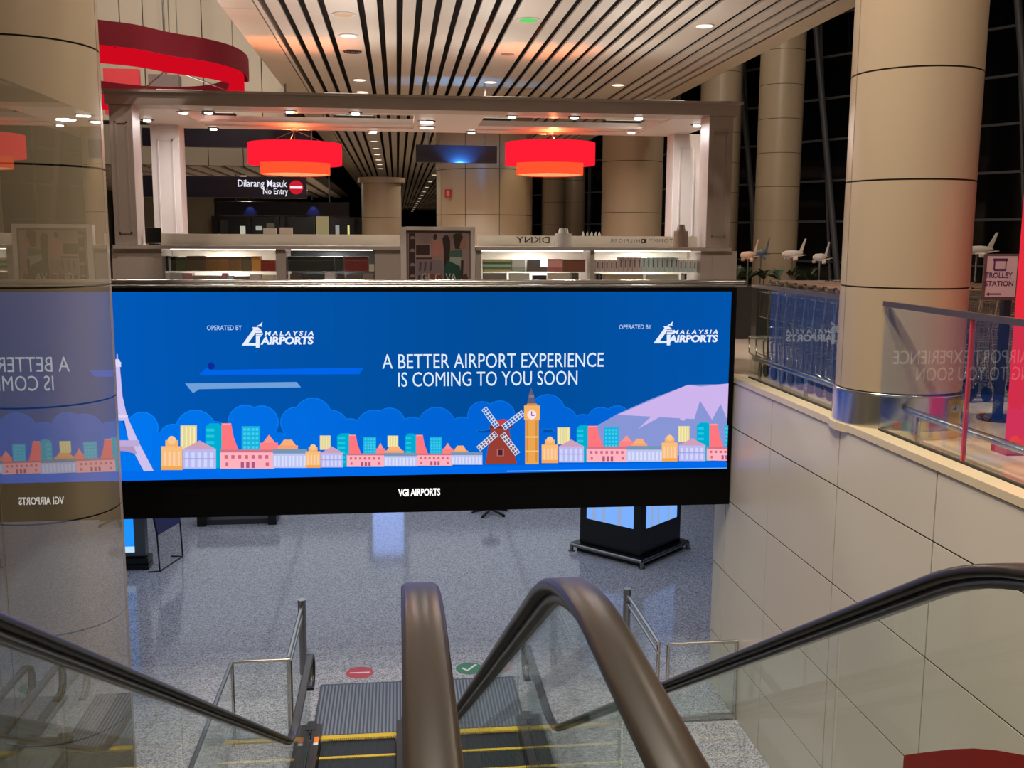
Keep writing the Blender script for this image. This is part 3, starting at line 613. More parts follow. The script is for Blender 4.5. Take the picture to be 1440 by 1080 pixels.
prof = [(-0.040, -0.020), (-0.040, -0.008), (-0.030, 0.0), (0.030, 0.0), (0.040, -0.008), (0.040, -0.020), (0.034, -0.030), (0.020, -0.032), (-0.020, -0.032), (-0.034, -0.030)]
prof_g = [(-0.016, -0.058), (-0.016, -0.030), (0.016, -0.030), (0.016, -0.058)]
def escalator(xc, label):
    xa, xb = xc-0.52, xc+0.52
    t = thing('escalator', (xc, 6.0, ZL), label, 'escalator')
    for X in (xa, xb):
        MB().sweepYZ(path, prof, X).build('handrail', RUBBER, t)
        MB().sweepYZ(path, prof_g, X).build('handrail_guide', SATIN, t)
        ys = [0.62, 1.55, 2.95, 4.45, 5.95, 7.45, 8.95, 10.58]
        for a, b in zip(ys[:-1], ys[1:]):
            n = 12; yy = [a+0.006+(b-a-0.012)*k/n for k in range(n+1)]
            MB().stripYZ([(y, zrail(y)-0.83) for y in yy], [(y, zrail(y)-0.05) for y in yy], X-0.005, X+0.005).build('glass_panel', GLASS, t)
        s = 1 if X == xa else -1
        yy = [0.5+(10.72-0.5)*k/60 for k in range(61)]
        xi = X+s*0.105
        MB().stripYZ([(y, zrail(y)-1.12) for y in yy], [(y, zrail(y)-0.885) for y in yy], *sorted((xi, xi-s*0.012))).build('skirt', SATIN, t)
        MB().stripYZ([(y, zrail(y)-0.90) for y in yy], [(y, zrail(y)-0.835) for y in yy], *sorted((X+s*0.012, xi))).build('inner_deck', DECK, t)
        MB().stripYZ([(y, zrail(y)-0.90) for y in yy], [(y, zrail(y)-0.84) for y in yy], *sorted((X-s*0.012, X-s*0.155))).build('outer_deck', DECK, t)
        MB().stripYZ([(y, max(zrail(y)-1.9, ZL+0.001)) for y in yy], [(y, zrail(y)-0.90) for y in yy], *sorted((X-s*0.135, X-s*0.155))).build('truss_cladding', SATIN, t)
        # newel skirt end with warning stickers
        MB().box(X-0.05, X+0.05, 10.58, 10.78, ZL, ZL+0.12).build('newel_foot', DECK, t)
        if X == xb: continue
        st = MB().box(min(X+s*0.05, X+s*0.1), max(X+s*0.05, X+s*0.1), 10.30, 10.42, ZL+0.116, ZL+0.118).build('sticker', mat('orange_sticker', (240, 130, 40), 0.5, emit=None), t)
        MB().box(min(X+s*0.05, X+s*0.1), max(X+s*0.05, X+s*0.1), 10.24, 10.29, ZL+0.116, ZL+0.118).build('sticker', mat('white_sticker', (225, 225, 225), 0.5), t)
    # steps
    sw = 0.405
    # one step mesh, copied along the flight
    y0 = YCOMB; 
    st0 = None
    ribs = MB(); zz = 0.0
    ribs.box(xc-sw, xc+sw, -0.400, 0.0, -0.03, -0.012)
    nr = 40
    for k in range(nr):
        u = xc-sw+0.02+(2*sw-0.04)*k/(nr-1); ribs.box(u-0.0045, u+0.0045, -0.36, -0.0, -0.012, 0.0)
    riser = MB().box(xc-sw, xc+sw, -0.400, -0.388, -0.24, -0.03)
    for k in range(26): u = xc-sw+0.02+(2*sw-0.04)*k/25; riser.box(u-0.006, u+0.006, -0.408, -0.400, -0.24, -0.03)
    edge = MB().box(xc-sw, xc+sw, -0.400, -0.360, -0.012, 0.002)
    k = 0; y = YCOMB
    while y > 1.0:
        z = zstep(y-0.2)
        z = max(z, ZL+0.0)
        if st0 is None:
            for mb in (ribs, riser, edge): mb.v = [(a, b+y, c+z-0.004) for a, b, c in mb.v]
            st0 = ribs.build('step', TREAD, t); r0 = riser.build('riser', mat('riser_metal', (46, 47, 49), 0.45, 0.6), st0); e0 = edge.build('yellow_edge', YEL, st0); yz = (y, z)
        else:
            c = st0.copy(); COL.objects.link(c); c.location = (st0.location[0], st0.location[1]+y-yz[0], st0.location[2]+z-yz[1]); c.parent = t
            for q in (r0, e0): q2 = q.copy(); COL.objects.link(q2); q2.parent = c
        y -= 0.4
    # lower landing: comb and ribbed plate
    MB().box(xc-0.41, xc+0.41, YCOMB, YCOMB+0.08, ZL, ZL+0.012).build('comb', YEL, t)
    teeth = MB()
    for k in range(36): u = xc-0.39+0.78*k/35; teeth.box(u-0.004, u+0.004, YCOMB-0.03, YCOMB+0.004, ZL, ZL+0.010)
    teeth.build('comb_teeth', YEL, t)
    MB().box(xc-0.52, xc+0.52, YCOMB+0.08, 11.96, ZL, ZL+0.006).build('landing_plate', mat('landing_metal', (84, 88, 98), 0.4, 0.6, var=0.08, scale=20), t)
    rb = MB()
    for k in range(24): u = xc-0.48+0.96*k/23; rb.box(u-0.010, u+0.010, YCOMB+0.10, 11.92, ZL+0.006, ZL+0.010)
    rb.build('landing_ribs', mat('rib_metal', (136, 140, 150), 0.35, 0.6), t)
    return t
escalator(-0.48, 'left escalator running down, black handrails and clear glass sides')
escR = escalator(0.88, 'right escalator running up, beside the panelled wall, glass sides')
# red notice stuck to the inside of the right balustrade glass
mb = MB(); X = 1.40-0.0075
top = [pX(x, y, X) for x, y in ((1271, 1062), (1300, 1058), (1340, 1053.5), (1370, 1052.3), (1400, 1055), (1440, 1062), (1475, 1070))]
lowr = [(p[0], p[1], p[2]-0.16) for p in top]
n = len(top); mb.add(top+lowr+[(X+0.002, p[1], p[2]) for p in top]+[(X+0.002, p[1], p[2]) for p in lowr],
    [(i, i+1, n+i+1, n+i) for i in range(n-1)]+[(2*n+i+1, 2*n+i, 3*n+i, 3*n+i+1) for i in range(n-1)]+[(i+1, i, 2*n+i, 2*n+i+1) for i in range(n-1)]+[(0, n, 3*n, 2*n), (n-1, 3*n-1, 4*n-1, 2*n-1)])
mb.build('red_notice', mat('red_vinyl', (150, 34, 28), 0.35), None, 'dark red notice with an arched top on the right escalator glass', 'notice')

# ------------------------------------------------------------------ tall glass on the left
t = thing('tall_glass_wall', (-1.82, 3.9, ZL), 'tall reflective glass wall beside the left escalator, in front of the column', 'glass wall')
for a, b in ((1.0, 2.8), (2.81, 4.70), (4.71, 6.62)):
    MB().box(-1.828, -1.812, a, b, ZL+0.08, 2.365).build('pane', GLASST, t)
MB().box(-1.85, -1.79, 1.0, 6.62, ZL, ZL+0.08).build('shoe', SATIN, t)

# ------------------------------------------------------------------ right glass balustrade
t = thing('glass_balustrade', (GX, 8.4, 0.07), 'glass balustrade with a slim steel top rail above the panelled right wall', 'balustrade')
for a, b in ((1.5, 3.3), (3.31, 4.95), (4.96, 6.60), (6.625, 7.895), (8.705, 9.79), (9.805, 11.02)):
    MB().box(GX-0.008, GX+0.008, a, b, 0.071, 1.10).build('pane', GLASS, t)
for a, b in ((1.5, 7.895), (8.705, 11.02)): MB().box(GX-0.022, GX+0.022, a, b, 1.10, 1.145).build('top_rail', mat('bronze_rail', (120, 104, 94), 0.3, 0.7), t)
MB().box(GX-0.014, GX+0.014, 6.603, 6.622, 0.071, 1.10).build('red_edge_trim', mat('red_trim', (190, 60, 66), 0.3), t)
MB().box(GX-0.018, GX+0.015, 1.5, 7.86, 0.0705, 0.085).build('shoe', GAP, t)
MB().box(GX-0.018, GX+0.015, 8.74, 11.02, 0.0705, 0.085).build('shoe', GAP, t)
t = thing('bumper_rail', (4.12, 8.4, 0), 'low steel trolley bumper rail behind the right glass balustrade', 'rail')
for a, b in ((3.0, 7.72), (8.90, 11.3)):
    MB().cyl((4.14, a, 0.26), (4.14, b, 0.26), 0.03, 10).build('tube', STEEL, t)
    for k in range(4): y = a+0.2+(b-a-0.4)*k/3; MB().cyl((4.14, y, 0), (4.14, y, 0.24), 0.02, 8).build('post', STEEL, t)

# ================================================================== PERFUME KIOSK
KF, KB = 12.8, 15.5
zs = pY(600, 154.6, KF)[2]; ztop = pY(600, 134.5, KF)[2]
XA, XB = pY(146, 140, KF)[0], pY(1040, 145, KF)[0]
XI, XJ = pY(189, 250, KF)[0], pY(996, 250, KF)[0]
zl = pY(600, 346.5, KF)[2]           # ledge
kt = thing('perfume_kiosk', ((XA+XB)/2, (KF+KB)/2, 0), 'white and taupe perfume kiosk with a flat roof frame behind the LED screen', 'kiosk')
def pillar(x0, x1, y0, y1, m, z0=zl):
    p = MB().box(x0, x1, y0, y1, z0, zs).build('pillar', m, kt, bevel=0.006)
    a = (x1-x0)*0.22
    for (u0, u1, w0, w1) in ((x0+a, x1-a, zs-0.22, zs-0.20), (x0+a, x1-a, z0+0.14, z0+0.16), (x0+a, x0+a+0.02, z0+0.14, zs-0.20), (x1-a-0.02, x1-a, z0+0.14, zs-0.20)):
        MB().box(u0, u1, y0-0.012, y0, w0, w1).build('moulding', m, p)
pillar(XA+0.04, XI, KF+0.02, KF+0.40, TAUPE); pillar(XJ, XB-0.06, KF+0.02, KF+0.40, TAUPE)
pillar(pY(214, 250, KB-0.4)[0], pY(254, 250, KB-0.4)[0], KB-0.4, KB-0.02, WHITEP); pillar(pY(946, 250, KB-0.4)[0], pY(985, 250, KB-0.4)[0], KB-0.4, KB-0.02, WHITEP)
for (x0, x1, y0, y1) in ((XA, XB, KF, KF+0.42), (XA, XB, KB-0.42, KB), (XA, XA+0.75, KF+0.42, KB-0.42), (XB-0.75, XB, KF+0.42, KB-0.42), (0.25, 1.15, KF+0.42, KB-0.42)):
    MB().box(x0, x1, y0, y1, zs, ztop-0.03).build('roof_beam', TAUPE if y0 == KF else WHITEP, kt)
MB().box(XA-0.04, XB+0.04, KF-0.04, KF+0.46, ztop-0.03, ztop).build('cornice', TAUPE, kt)
for x0, x1 in ((XA+0.75, 0.25), (1.15, XB-0.75)):
    MB().box(x0, x1, KF+0.42, KF+0.80, zs+0.02, zs+0.05).build('soffit', WHITEP, kt); MB().box(x0, x1, KB-0.80, KB-0.42, zs+0.02, zs+0.05).build('soffit', WHITEP, kt)
# base wall and display cases facing the balustrade
zc0 = pY(600, 400, KF+0.1)[2]-0.55; zc1 = pY(600, 351, KF+0.1)[2]
MB().box(XA+0.03, XB-0.05, KF+0.05, KF+0.75, 0, zc0).build('base', TAUPE, kt)
for a, b in ((XA+0.02, pY(563.3, 346, KF)[0]), (pY(668.7, 346, KF)[0], XB-0.04)): MB().box(a, b, KF-0.02, KF+0.80, zl-0.045, zl).build('ledge', TAUPE, kt)
pxY = KF+0.04
def PX(x): return pY(x, 370, pxY)[0]
for a, b in ((158, 228), (388, 402), (527, 563), (669, 677), (830, 836), (985, 1036)):
    MB().box(PX(a), PX(b), KF+0.04, KF+0.70, zc0, zl-0.045).build('case_side', TAUPE, kt)
for a, b in ((162, 220), (998, 1032)): MB().box(PX(a)+0.03, PX(b)-0.03, KF+0.028, KF+0.04, zc0+0.1, zl-0.10).build('moulding', TAUPE, kt)
CASES = [(228, 388), (402, 527), (677, 830), (836, 985)]
CASEW = mat('case_lining', (222, 216, 204), 0.5)
for k, (a, b) in enumerate(CASES):
    MB().box(PX(a), PX(b), KF+0.66, KF+0.70, zc0, zl-0.045).build('case_back', CASEW if k != 1 else mat('dark_lining', (46, 50, 50), 0.5), kt)
    MB().box(PX(a)+0.02, PX(b)-0.02, KF+0.08, KF+0.62, pY(600, 383.5, KF+0.1)[2], pY(600, 382, KF+0.1)[2]).build('shelf', GLASSD, kt)
    MB().box(PX(a), PX(b), KF+0.05, KF+0.66, pY(600, 399, KF+0.1)[2]-0.02, pY(600, 399, KF+0.1)[2]).build('shelf', WHITEP, kt)
    MB().box(PX(a)+0.03, PX(b)-0.03, KF+0.40, KF+0.46, zl-0.060, zl-0.047).build('light_strip', emission('case_light', (255, 250, 240), 5.0), kt)
    c = lamp('case_light', 'AREA', ((PX(a)+PX(b))/2, KF+0.35, zl-0.07), 8, (1.0, 0.99, 0.97), 0.3, target=((PX(a)+PX(b))/2, KF+0.36, 0))
    MB().box(PX(a)+0.003, PX(b)-0.003, KF+0.045, KF+0.051, zc0, zl-0.05).build('case_glass', GLASSD, kt)
# white back boards with the brand names, seen from behind
zb1 = pY(600, 330.5, KF+0.45)[2]
ACR = mat('acrylic_board', (226, 222, 206), 0.4)
for a, b in ((226, 562), (672, 1000)):
    MB().box(pY(a, 338, KF+0.45)[0], pY(b, 338, KF+0.45)[0], KF+0.45, KF+0.49, zl, zb1).build('back_board', ACR, kt)
INK = mat('dark_ink', (34, 30, 26), 0.5); INK2 = mat('grey_ink', (128, 120, 112), 0.5)
px_text(MB(), 'DKNY', 726, 773, 341.8, 332.8, KF+0.446, flip=True).build('lettering', INK, kt)
px_text(MB(), 'TOMMY', 913, 946, 341.6, 336, KF+0.446, flip=True, spacing=1.3).build('lettering', INK2, kt)
px_text(MB(), 'HILFIGER', 858, 900, 341.6, 336, KF+0.446, flip=True, spacing=1.3).build('lettering', INK2, kt)
a = pY(902, 342, KF+0.446); b = pY(909, 336, KF+0.446)
lg = MB().box(a[0], b[0], KF+0.444, KF+0.446, a[2], b[2]).build('logo', INK, kt); MB().box(a[0]+0.012, (a[0]+b[0])/2, KF+0.442, KF+0.444, a[2]+0.015, b[2]-0.015).build('logo_field', ACR, lg)
# roof spotlights
SPOTE = emission('spot_lens', (255, 250, 240), 6.0)
k = 0
for (px, py) in ((207, 168), (258, 157), (293, 157), (408, 156), (500, 158), (596, 170), (604, 170), (596, 178), (604, 178), (720, 163), (808, 164), (898, 165), (302, 181), (525, 184), (663, 185), (888, 185), (980, 175)):
    q = pZ(px, py, zs); x, y = q[0], min(max(q[1], KF+0.1), KB-0.1)
    t = thing('roof_spotlight', (x, y, zs-0.03), 'small bright round spotlight under the kiosk roof', 'lamp', 'spotlights of the kiosk roof')
    MB().cyl((x, y, zs-0.012), (x, y, zs), 0.085, 16).build('rim', BLACK if k % 2 == 0 else WHITEP, t)
    MB().cyl((x, y, zs-0.03), (x, y, zs-0.012), 0.05, 14).build('lens', SPOTE, t); k += 1
for x, y, p in ((XA+0.9, KF+1.3, 42), (-0.9, KF+1.0, 45), (0.7, KF+1.4, 45), (2.4, KF+1.0, 45), (XB-0.9, KF+1.3, 45)):
    lamp('kiosk_spot', 'AREA', (x, y, zs-0.05), p, (1.0, 0.95, 0.92), 0.25)
# fill uplights added on the kiosk roof to brighten the slatted ceiling
for x, KU in [(x, y) for y in (KF+0.4, KB) for x in (-2.6, -0.6, 1.4, 3.4)]:
    t = thing('roof_fill_uplight', (x, KU-0.2, ztop), 'unseen fill uplight added on the %s beam of the kiosk roof under the slatted ceiling' % ('front' if KU < 14 else 'back'), 'lamp', 'added uplights on the %s roof beam' % ('front' if KU < 14 else 'back'))
    MB().box(x-0.3, x+0.3, KU-0.3, KU-0.1, ztop-0.03, ztop+0.02).build('body', BLACK, t); MB().box(x-0.27, x+0.27, KU-0.28, KU-0.12, ztop+0.02, ztop+0.025).build('lens', emission('uplight_lens', (255, 236, 210), 2.0), t)
    lamp('roof_fill_uplight', 'AREA', (x, KU-0.2, ztop+0.03), 13, (1.0, 0.95, 0.90), 1.0, target=(x, KU+0.2, 9))
# poster frame
pf = thing('fashion_poster', (pY(616, 400, KF+0.05)[0], KF+0.02, zc0), 'framed fashion poster of figures in the middle of the kiosk front', 'poster')
Yp = KF+0.02
def pr(mb, x0, x1, y0, y1, Y0, Y1, col=None):
    a = pY(x0, y1, Y0); b = pY(x1, y0, Y0); return mb.box(a[0], b[0], Y0, Y1, a[2], b[2], col)
pr(MB(), 564, 571, 319, 402, Yp-0.01, Yp+0.1).build('frame', WHITEP, pf); pr(MB(), 662, 668, 319, 402, Yp-0.01, Yp+0.1).build('frame', WHITEP, pf); pr(MB(), 571, 662, 319, 324, Yp-0.01, Yp+0.1).build('frame', WHITEP, pf)
pr(MB(), 569, 664, 322, 404, Yp+0.03, Yp+0.09).build('backing', mat('brown_mount', (110, 84, 72), 0.5), pf)
pm = MB(); lay = [0]
def pp(pts, col):
    lay[0] += 1; q = [pY(x, y, Yp+0.028) for x, y in pts]; q = [(v[0], Yp+0.028-0.0002*lay[0], v[2]) for v in q]
    ar = sum(q[i][0]*q[(i+1) % len(q)][2]-q[(i+1) % len(q)][0]*q[i][2] for i in range(len(q)))
    pm.add(q if ar > 0 else q[::-1], [tuple(range(len(q)))], col)
def prr(x0, x1, y0, y1, col): pp([(x0, y0), (x1, y0), (x1, y1), (x0, y1)], col)
prr(574, 660, 327, 402, (150, 126, 124)); prr(575, 584, 328, 402, (50, 36, 36))
for y in (332, 350, 370, 386): pp([(576, y+4), (578, y), (582, y), (584, y+4)], (140, 120, 120))
prr(585, 606, 343, 362, (168, 140, 138)); prr(585, 604, 344.5, 359, (60, 34, 34)); prr(585, 608, 362, 364.5, (70, 40, 40))
pp([(585, 366), (622, 366), (624, 385), (585, 390)], (130, 112, 118)); 
for x in (590, 597, 605): pp([(x, 368), (x+3, 368), (x+2, 380), (x-1, 382)], (84, 66, 74))
pp([(608, 340), (612, 337), (619, 338), (623, 346), (621, 360), (608, 362)], (176, 118, 106)); pp([(609, 333), (611, 329), (614, 329), (615, 334), (613, 337), (610, 337)], (56, 40, 36))
pp([(622, 335), (625, 331), (630, 331), (633, 338), (633, 352), (629, 398), (624, 398), (624, 352)], (44, 34, 30))
pp([(637, 331), (641, 328), (649, 328), (652, 336), (648, 350), (640, 350)], (60, 44, 40)); pp([(648, 340), (653, 330), (657, 345), (654, 351), (646, 349)], (160, 116, 96))
pp([(632, 353), (650, 351), (650, 364), (632, 366)], (70, 96, 90)); pp([(633, 361), (649, 362), (648, 374), (632, 371)], (150, 160, 152))
pp([(625, 376), (630, 366), (646, 374), (650, 388), (645, 402), (624, 402)], (34, 74, 66)); pp([(648, 366), (652, 366), (651, 390), (648, 388)], (54, 44, 38)); pp([(646, 390), (656, 384), (659, 394), (648, 396)], (84, 56, 44)); prr(603, 622, 386, 398, (128, 74, 60))
for x0 in (588, 594): pp([(x0, 388), (x0+3, 386), (x0+4, 398), (x0-1, 398)], (70, 56, 62))
POST = paint('poster_print', False, 1.0, 0.25)
pm.build('print', POST, pf)
px_text(MB(), 'GI  C  VA', 593, 642, 395, 384.5, Yp+0.018).build('lettering', mat('pale_print', (190, 180, 170), 0.5), pf)

# goods in the display cases: each box is a thing
def carton(px0, px1, py0, py1, rgb, label, name='perfume_carton', group=None, Y=KF+0.12, depth=0.16, lid=None, emitk=0):
    a = pY(px0, py1, Y); b = pY(px1, py0, Y)
    t = thing(name, ((a[0]+b[0])/2, Y+depth/2, a[2]), label, 'box' if 'bottle' not in name else 'bottle', group)
    m = mat('carton_%d_%d_%d' % rgb, rgb, 0.4, var=0.05, scale=12)
    g_ = 0.002
    if py1 == 330.2: a = (a[0], a[1], zb1+0.001)
    if py1 in (SH, FL): a = (a[0], a[1], ZSH if py1 == SH else ZFL)
    h = b[2]-a[2]
    MB().box(a[0]+g_, b[0]-g_, Y, Y+depth, a[2], a[2]+h*0.74).build('body', m, t, bevel=0.002)
    MB().box(a[0]+g_, b[0]-g_, Y-0.001, Y+depth+0.001, a[2]+h*0.745, b[2]).build('lid', mat('carton_%d_%d_%d' % (lid or rgb), lid or rgb, 0.4, var=0.05, scale=12), t, bevel=0.002)
    return t
SH = 381.9; FL = 398.8; ZSH = pY(600, 382, KF+0.1)[2]+0.001; ZFL = pY(600, 399, KF+0.1)[2]+0.001
for x0, x1, y0, rgb, lab in (
    (233, 236.5, 360, (38, 42, 44), 'slim black carton at the left end of the first display case'), (237, 240, 360, (190, 192, 184), 'slim pale carton beside the black one in the first display case'), (240.5, 247, 360.5, (60, 62, 62), 'dark grey carton beside the slim ones in the first display case'),
    (248, 262, 362, (98, 104, 78), 'olive green carton in the first display case'), (263, 289.5, 360, (112, 96, 76), 'wide taupe carton in the first display case'), (290, 306, 361, (146, 108, 64), 'tan carton left of the tan pair in the first display case'),
    (306.5, 322, 361, (150, 106, 62), 'middle tan carton in the first display case'), (322.5, 340, 361, (142, 104, 64), 'right tan carton in the first display case'), (341, 353.5, 361, (120, 104, 82), 'grey-brown carton beside the orange carton'),
    (354, 366.5, 360.5, (226, 160, 74), 'orange carton in the first display case'), (367, 377, 366, (150, 44, 36), 'dark red carton beside the orange carton'), (377.5, 387, 366, (160, 50, 40), 'dark red carton at the right end of the first display case')):
    carton(x0, x1, y0, SH, rgb, lab)
for x0, x1, y0, rgb, lab in (
    (232.5, 240, 384, (220, 216, 208), 'white carton on the lowest shelf at the left of the first case'), (241, 256, 384, (196, 200, 204), 'pale grey carton on the lowest shelf of the first case'), (258, 270.5, 384.5, (222, 150, 160), 'pink patterned carton on the lowest shelf of the first case'),
    (271, 311, 388, (176, 150, 142), 'long flat beige carton on the lowest shelf of the first case'), (312, 319, 384.5, (214, 130, 150), 'narrow pink carton on the lowest shelf of the first case'), (320, 328, 388, (190, 206, 220), 'pale blue carton on the lowest shelf of the first case'),
    (329, 350, 389, (120, 100, 92), 'low brown carton on the lowest shelf of the first case'), (351, 367, 386, (224, 206, 206), 'pale pink carton on the lowest shelf of the first case'), (368, 386, 387, (226, 214, 182), 'cream carton on the lowest shelf of the first case')):
    carton(x0, x1, y0, FL, rgb, lab)
for x0, x1, y0, rgb, lab, yb in (
    (405, 470, 361, (30, 32, 32), 'long black gift box in the second display case', SH), (471, 483, 361, (34, 40, 38), 'narrow black box beside the red boxes', SH),
    (484, 529-0.5-10, 361, (120, 20, 26), 'long deep red gift box in the second display case', SH),
    (408, 424, 385, (96, 76, 62), 'brown box on the lowest shelf of the second case', FL), (425, 456, 385.5, (66, 66, 62), 'charcoal flat box on the lowest shelf of the second case', FL), (457, 471.5, 384, (224, 204, 206), 'pale pink box on the lowest shelf of the second case', FL),
    (474, 484, 385, (88, 62, 52), 'dark brown box on the lowest shelf of the second case', FL), (488, 508, 386, (110, 90, 84), 'grey-brown box on the lowest shelf of the second case', FL), (510, 525, 385, (150, 124, 108), 'tan box on the lowest shelf of the second case', FL)):
    carton(x0, min(x1, 526), y0, yb, rgb, lab)
carton(519, 526, 372, SH, (214, 200, 176), 'small cream box at the right end of the second case')
for i in range(5):
    rgb = ((222, 196, 150), (96, 140, 96), (200, 214, 196), (70, 120, 84), (214, 190, 140))[i]
    carton(680, 719.5, SH-3.4*(i+1), SH-3.4*i, rgb, ('lowest of the thin striped boxes stacked at the left of the third case', 'second box up in the thin stack of the third case', 'pale middle box of the thin stack in the third case', 'green box second from the top of the thin stack', 'topmost cream box of the thin stack in the third case')[i], depth=0.2)
for x0, x1, y0, yb, rgb, lab in (
    (720, 739, 375.5, SH, (196, 206, 190), 'pale green box under the white box in the third case'), (720, 739, 365, 375.4, (236, 238, 228), 'white box on the pale green box in the third case'), (740.5, 770, 375.5, SH, (122, 108, 106), 'wide grey box in the third case'),
    (741, 760, 365, 375.4, (116, 110, 112), 'small grey box on the wide grey box in the third case'), (771, 791, 376, SH, (206, 124, 116), 'coral box under the pink box in the third case'), (769.8, 791, 364, 375.9, (244, 170, 164), 'pink box on the coral box in the third case'), (792, 823.5, 365, SH, (140, 82, 64), 'large brown box at the right of the third case'),
    (680, 713, 384.5, FL, (140, 128, 118), 'grey box on the lowest shelf of the third case'), (717, 745, 384.5, FL, (214, 206, 184), 'cream box on the lowest shelf of the third case'), (750, 769, 387.5, FL, (52, 52, 54), 'black box on the lowest shelf of the third case'), (771, 802, 384.5, FL, (222, 196, 180), 'peach box on the lowest shelf of the third case'), (804, 814, 384, FL-2, (96, 86, 60), 'olive box on the lowest shelf of the third case')):
    carton(x0, x1, y0, yb, rgb, lab)
i = 0
for k in range(22):
    x0 = 837.5+6.5*k
    hgt = 362 if k >= 5 and k < 18 else 366
    rgb = (224, 196, 190) if k < 10 else (214, 226, 222)
    a = (*pY(x0+0.3, SH, KF+0.12)[:2], ZSH); b = pY(x0+6.1, hgt, KF+0.12)
    t = thing('tester_box', ((a[0]+b[0])/2, KF+0.18, a[2]), 'pale pink slotted carton in the upright row of the fourth case' if k < 10 else 'pale mint slotted carton in the upright row of the fourth case', 'box', 'pink slotted cartons' if k < 10 else 'mint slotted cartons')
    MB().box(a[0], b[0], KF+0.12, KF+0.24, a[2], b[2]).build('body', mat('carton_%d_%d_%d' % rgb, rgb, 0.4), t)
    w_ = b[0]-a[0]; MB().box(a[0]+w_*.32, b[0]-w_*.36, KF+0.117, KF+0.12, a[2]+(b[2]-a[2])*.3, b[2]-(b[2]-a[2])*.14).build('slot', mat('slot_grey', (110, 108, 108), 0.5), t)
for x0, x1, lab in ((838, 842, 'tiny black bottle at the left of the lowest shelf in the fourth case'), (844, 847.5, 'second tiny black bottle on the lowest shelf of the fourth case'), (962, 966, 'tiny black bottle at the right of the lowest shelf in the fourth case')):
    carton(x0, x1, 385, FL, (40, 34, 34), lab, 'perfume_bottle')
for x0, x1, rgb, lab in ((850, 905, (188, 160, 134), 'long tan carton on the lowest shelf of the fourth case'), (908, 955, (186, 178, 160), 'long grey-beige carton on the lowest shelf of the fourth case')):
    carton(x0, x1, 386, FL, rgb, lab)
# things standing on the ledge and on the boards
a = pY(204.5, 343.7, KF+0.25); b = pY(225.5, 320.5, KF+0.25)
t = thing('card_terminal', ((a[0]+b[0])/2, KF+0.3, zl), 'black tablet back standing on the left end of the kiosk ledge', 'tablet')
MB().obox(((a[0]+b[0])/2, KF+0.28, (zl+b[2])/2+0.012), (b[0]-a[0], 0.03, b[2]-zl-0.02), 0, -0.12).build('case', BLACK, t, bevel=0.004); MB().box((a[0]+b[0])/2-0.06, (a[0]+b[0])/2+0.06, KF+0.28, KF+0.42, zl+0.001, zl+0.016).build('foot', BLACK, t)
for (x0, x1, y0, rgb, lab) in ((370, 389, 321, (214, 204, 190), 'left pale carton standing on the kiosk back board'), (393, 411.5, 320, (218, 206, 192), 'right pale carton standing on the kiosk back board')):
    carton(x0, x1, y0, 330.2, rgb, lab, Y=KF+0.46, depth=0.03)
def pot(px, py0, py1, w_, rgb, lab, Y=KF+0.3):
    q = pY(px, py1, Y); b = pY(px, py0, Y); z0 = zl+0.001
    t = thing('glass_jar', (q[0], Y, z0), lab, 'jar')
    m = mat('jar_%d_%d_%d' % rgb, rgb, 0.2)
    MB().cyl((q[0], Y, z0), (q[0], Y, z0+(b[2]-z0)*0.72), w_, 16, w_*0.92).build('body', m, t); MB().cyl((q[0], Y, z0+(b[2]-z0)*0.72), (q[0], Y, b[2]), w_*0.6, 14, w_*0.45).build('stopper', m, t)
pot(792, 321, 345, 0.12, (186, 184, 176), 'squat grey jar on the ledge right of the DKNY lettering'); pot(957, 316, 347, 0.10, (130, 112, 96), 'brown tester flask on the ledge near the right pillar')
for k, px in enumerate((820, 826, 832, 838, 843)):
    q = pY(px, 331, KF+0.47); b = pY(px, 325.5-(k % 2)*2, KF+0.47); t = thing('sample_bottle', (q[0], KF+0.47, zb1), 'tiny pale bottle in the short row on the kiosk back board', 'bottle', 'tiny bottles on the back board')
    MB().cyl((q[0], KF+0.47, zb1), (q[0], KF+0.47, zb1+0.035), 0.016, 10).build('body', ACR, t); MB().cyl((q[0], KF+0.47, zb1+0.035), (q[0], KF+0.47, zb1+0.055), 0.008, 8).build('cap', WHITEP, t)

# ------------------------------------------------------------------ red drum lamps
RED1 = emission('red_shade', (255, 30, 52), 1.0); RED2 = emission('orange_shade', (255, 84, 46), 1.05); INNER = mat('shade_lining', (230, 120, 90), 0.7, emit=(255, 120, 60), strength=0.6)
def band(poly, z0, z1, th=0.012, inner=None):
    n = len(poly); cx = sum(p[0] for p in poly)/n; cy = sum(p[1] for p in poly)/n; vs = []; es = []
    for x, y in poly:
        dx, dy = x-cx, y-cy; L = math.hypot(dx, dy); xi, yi = x-dx/L*th, y-dy/L*th; vs += [(x, y, z0), (x, y, z1), (xi, yi, z1), (xi, yi, z0)]
    fs = []
    for k in range(n):
        a = 4*k; b = 4*((k+1) % n); fs += [(a, b, b+1, a+1), (a+2, b+2, b+3, a+3)]; es += [(a+1, b+1, b+2, a+2), (a+3, b+3, b, a)]
    return MB().add(vs, fs, None, True).add(vs, es)
def circ(cx, cy, r, n=40): return [(cx+r*math.cos(2*math.pi*k/n), cy+r*math.sin(2*math.pi*k/n)) for k in range(n)]
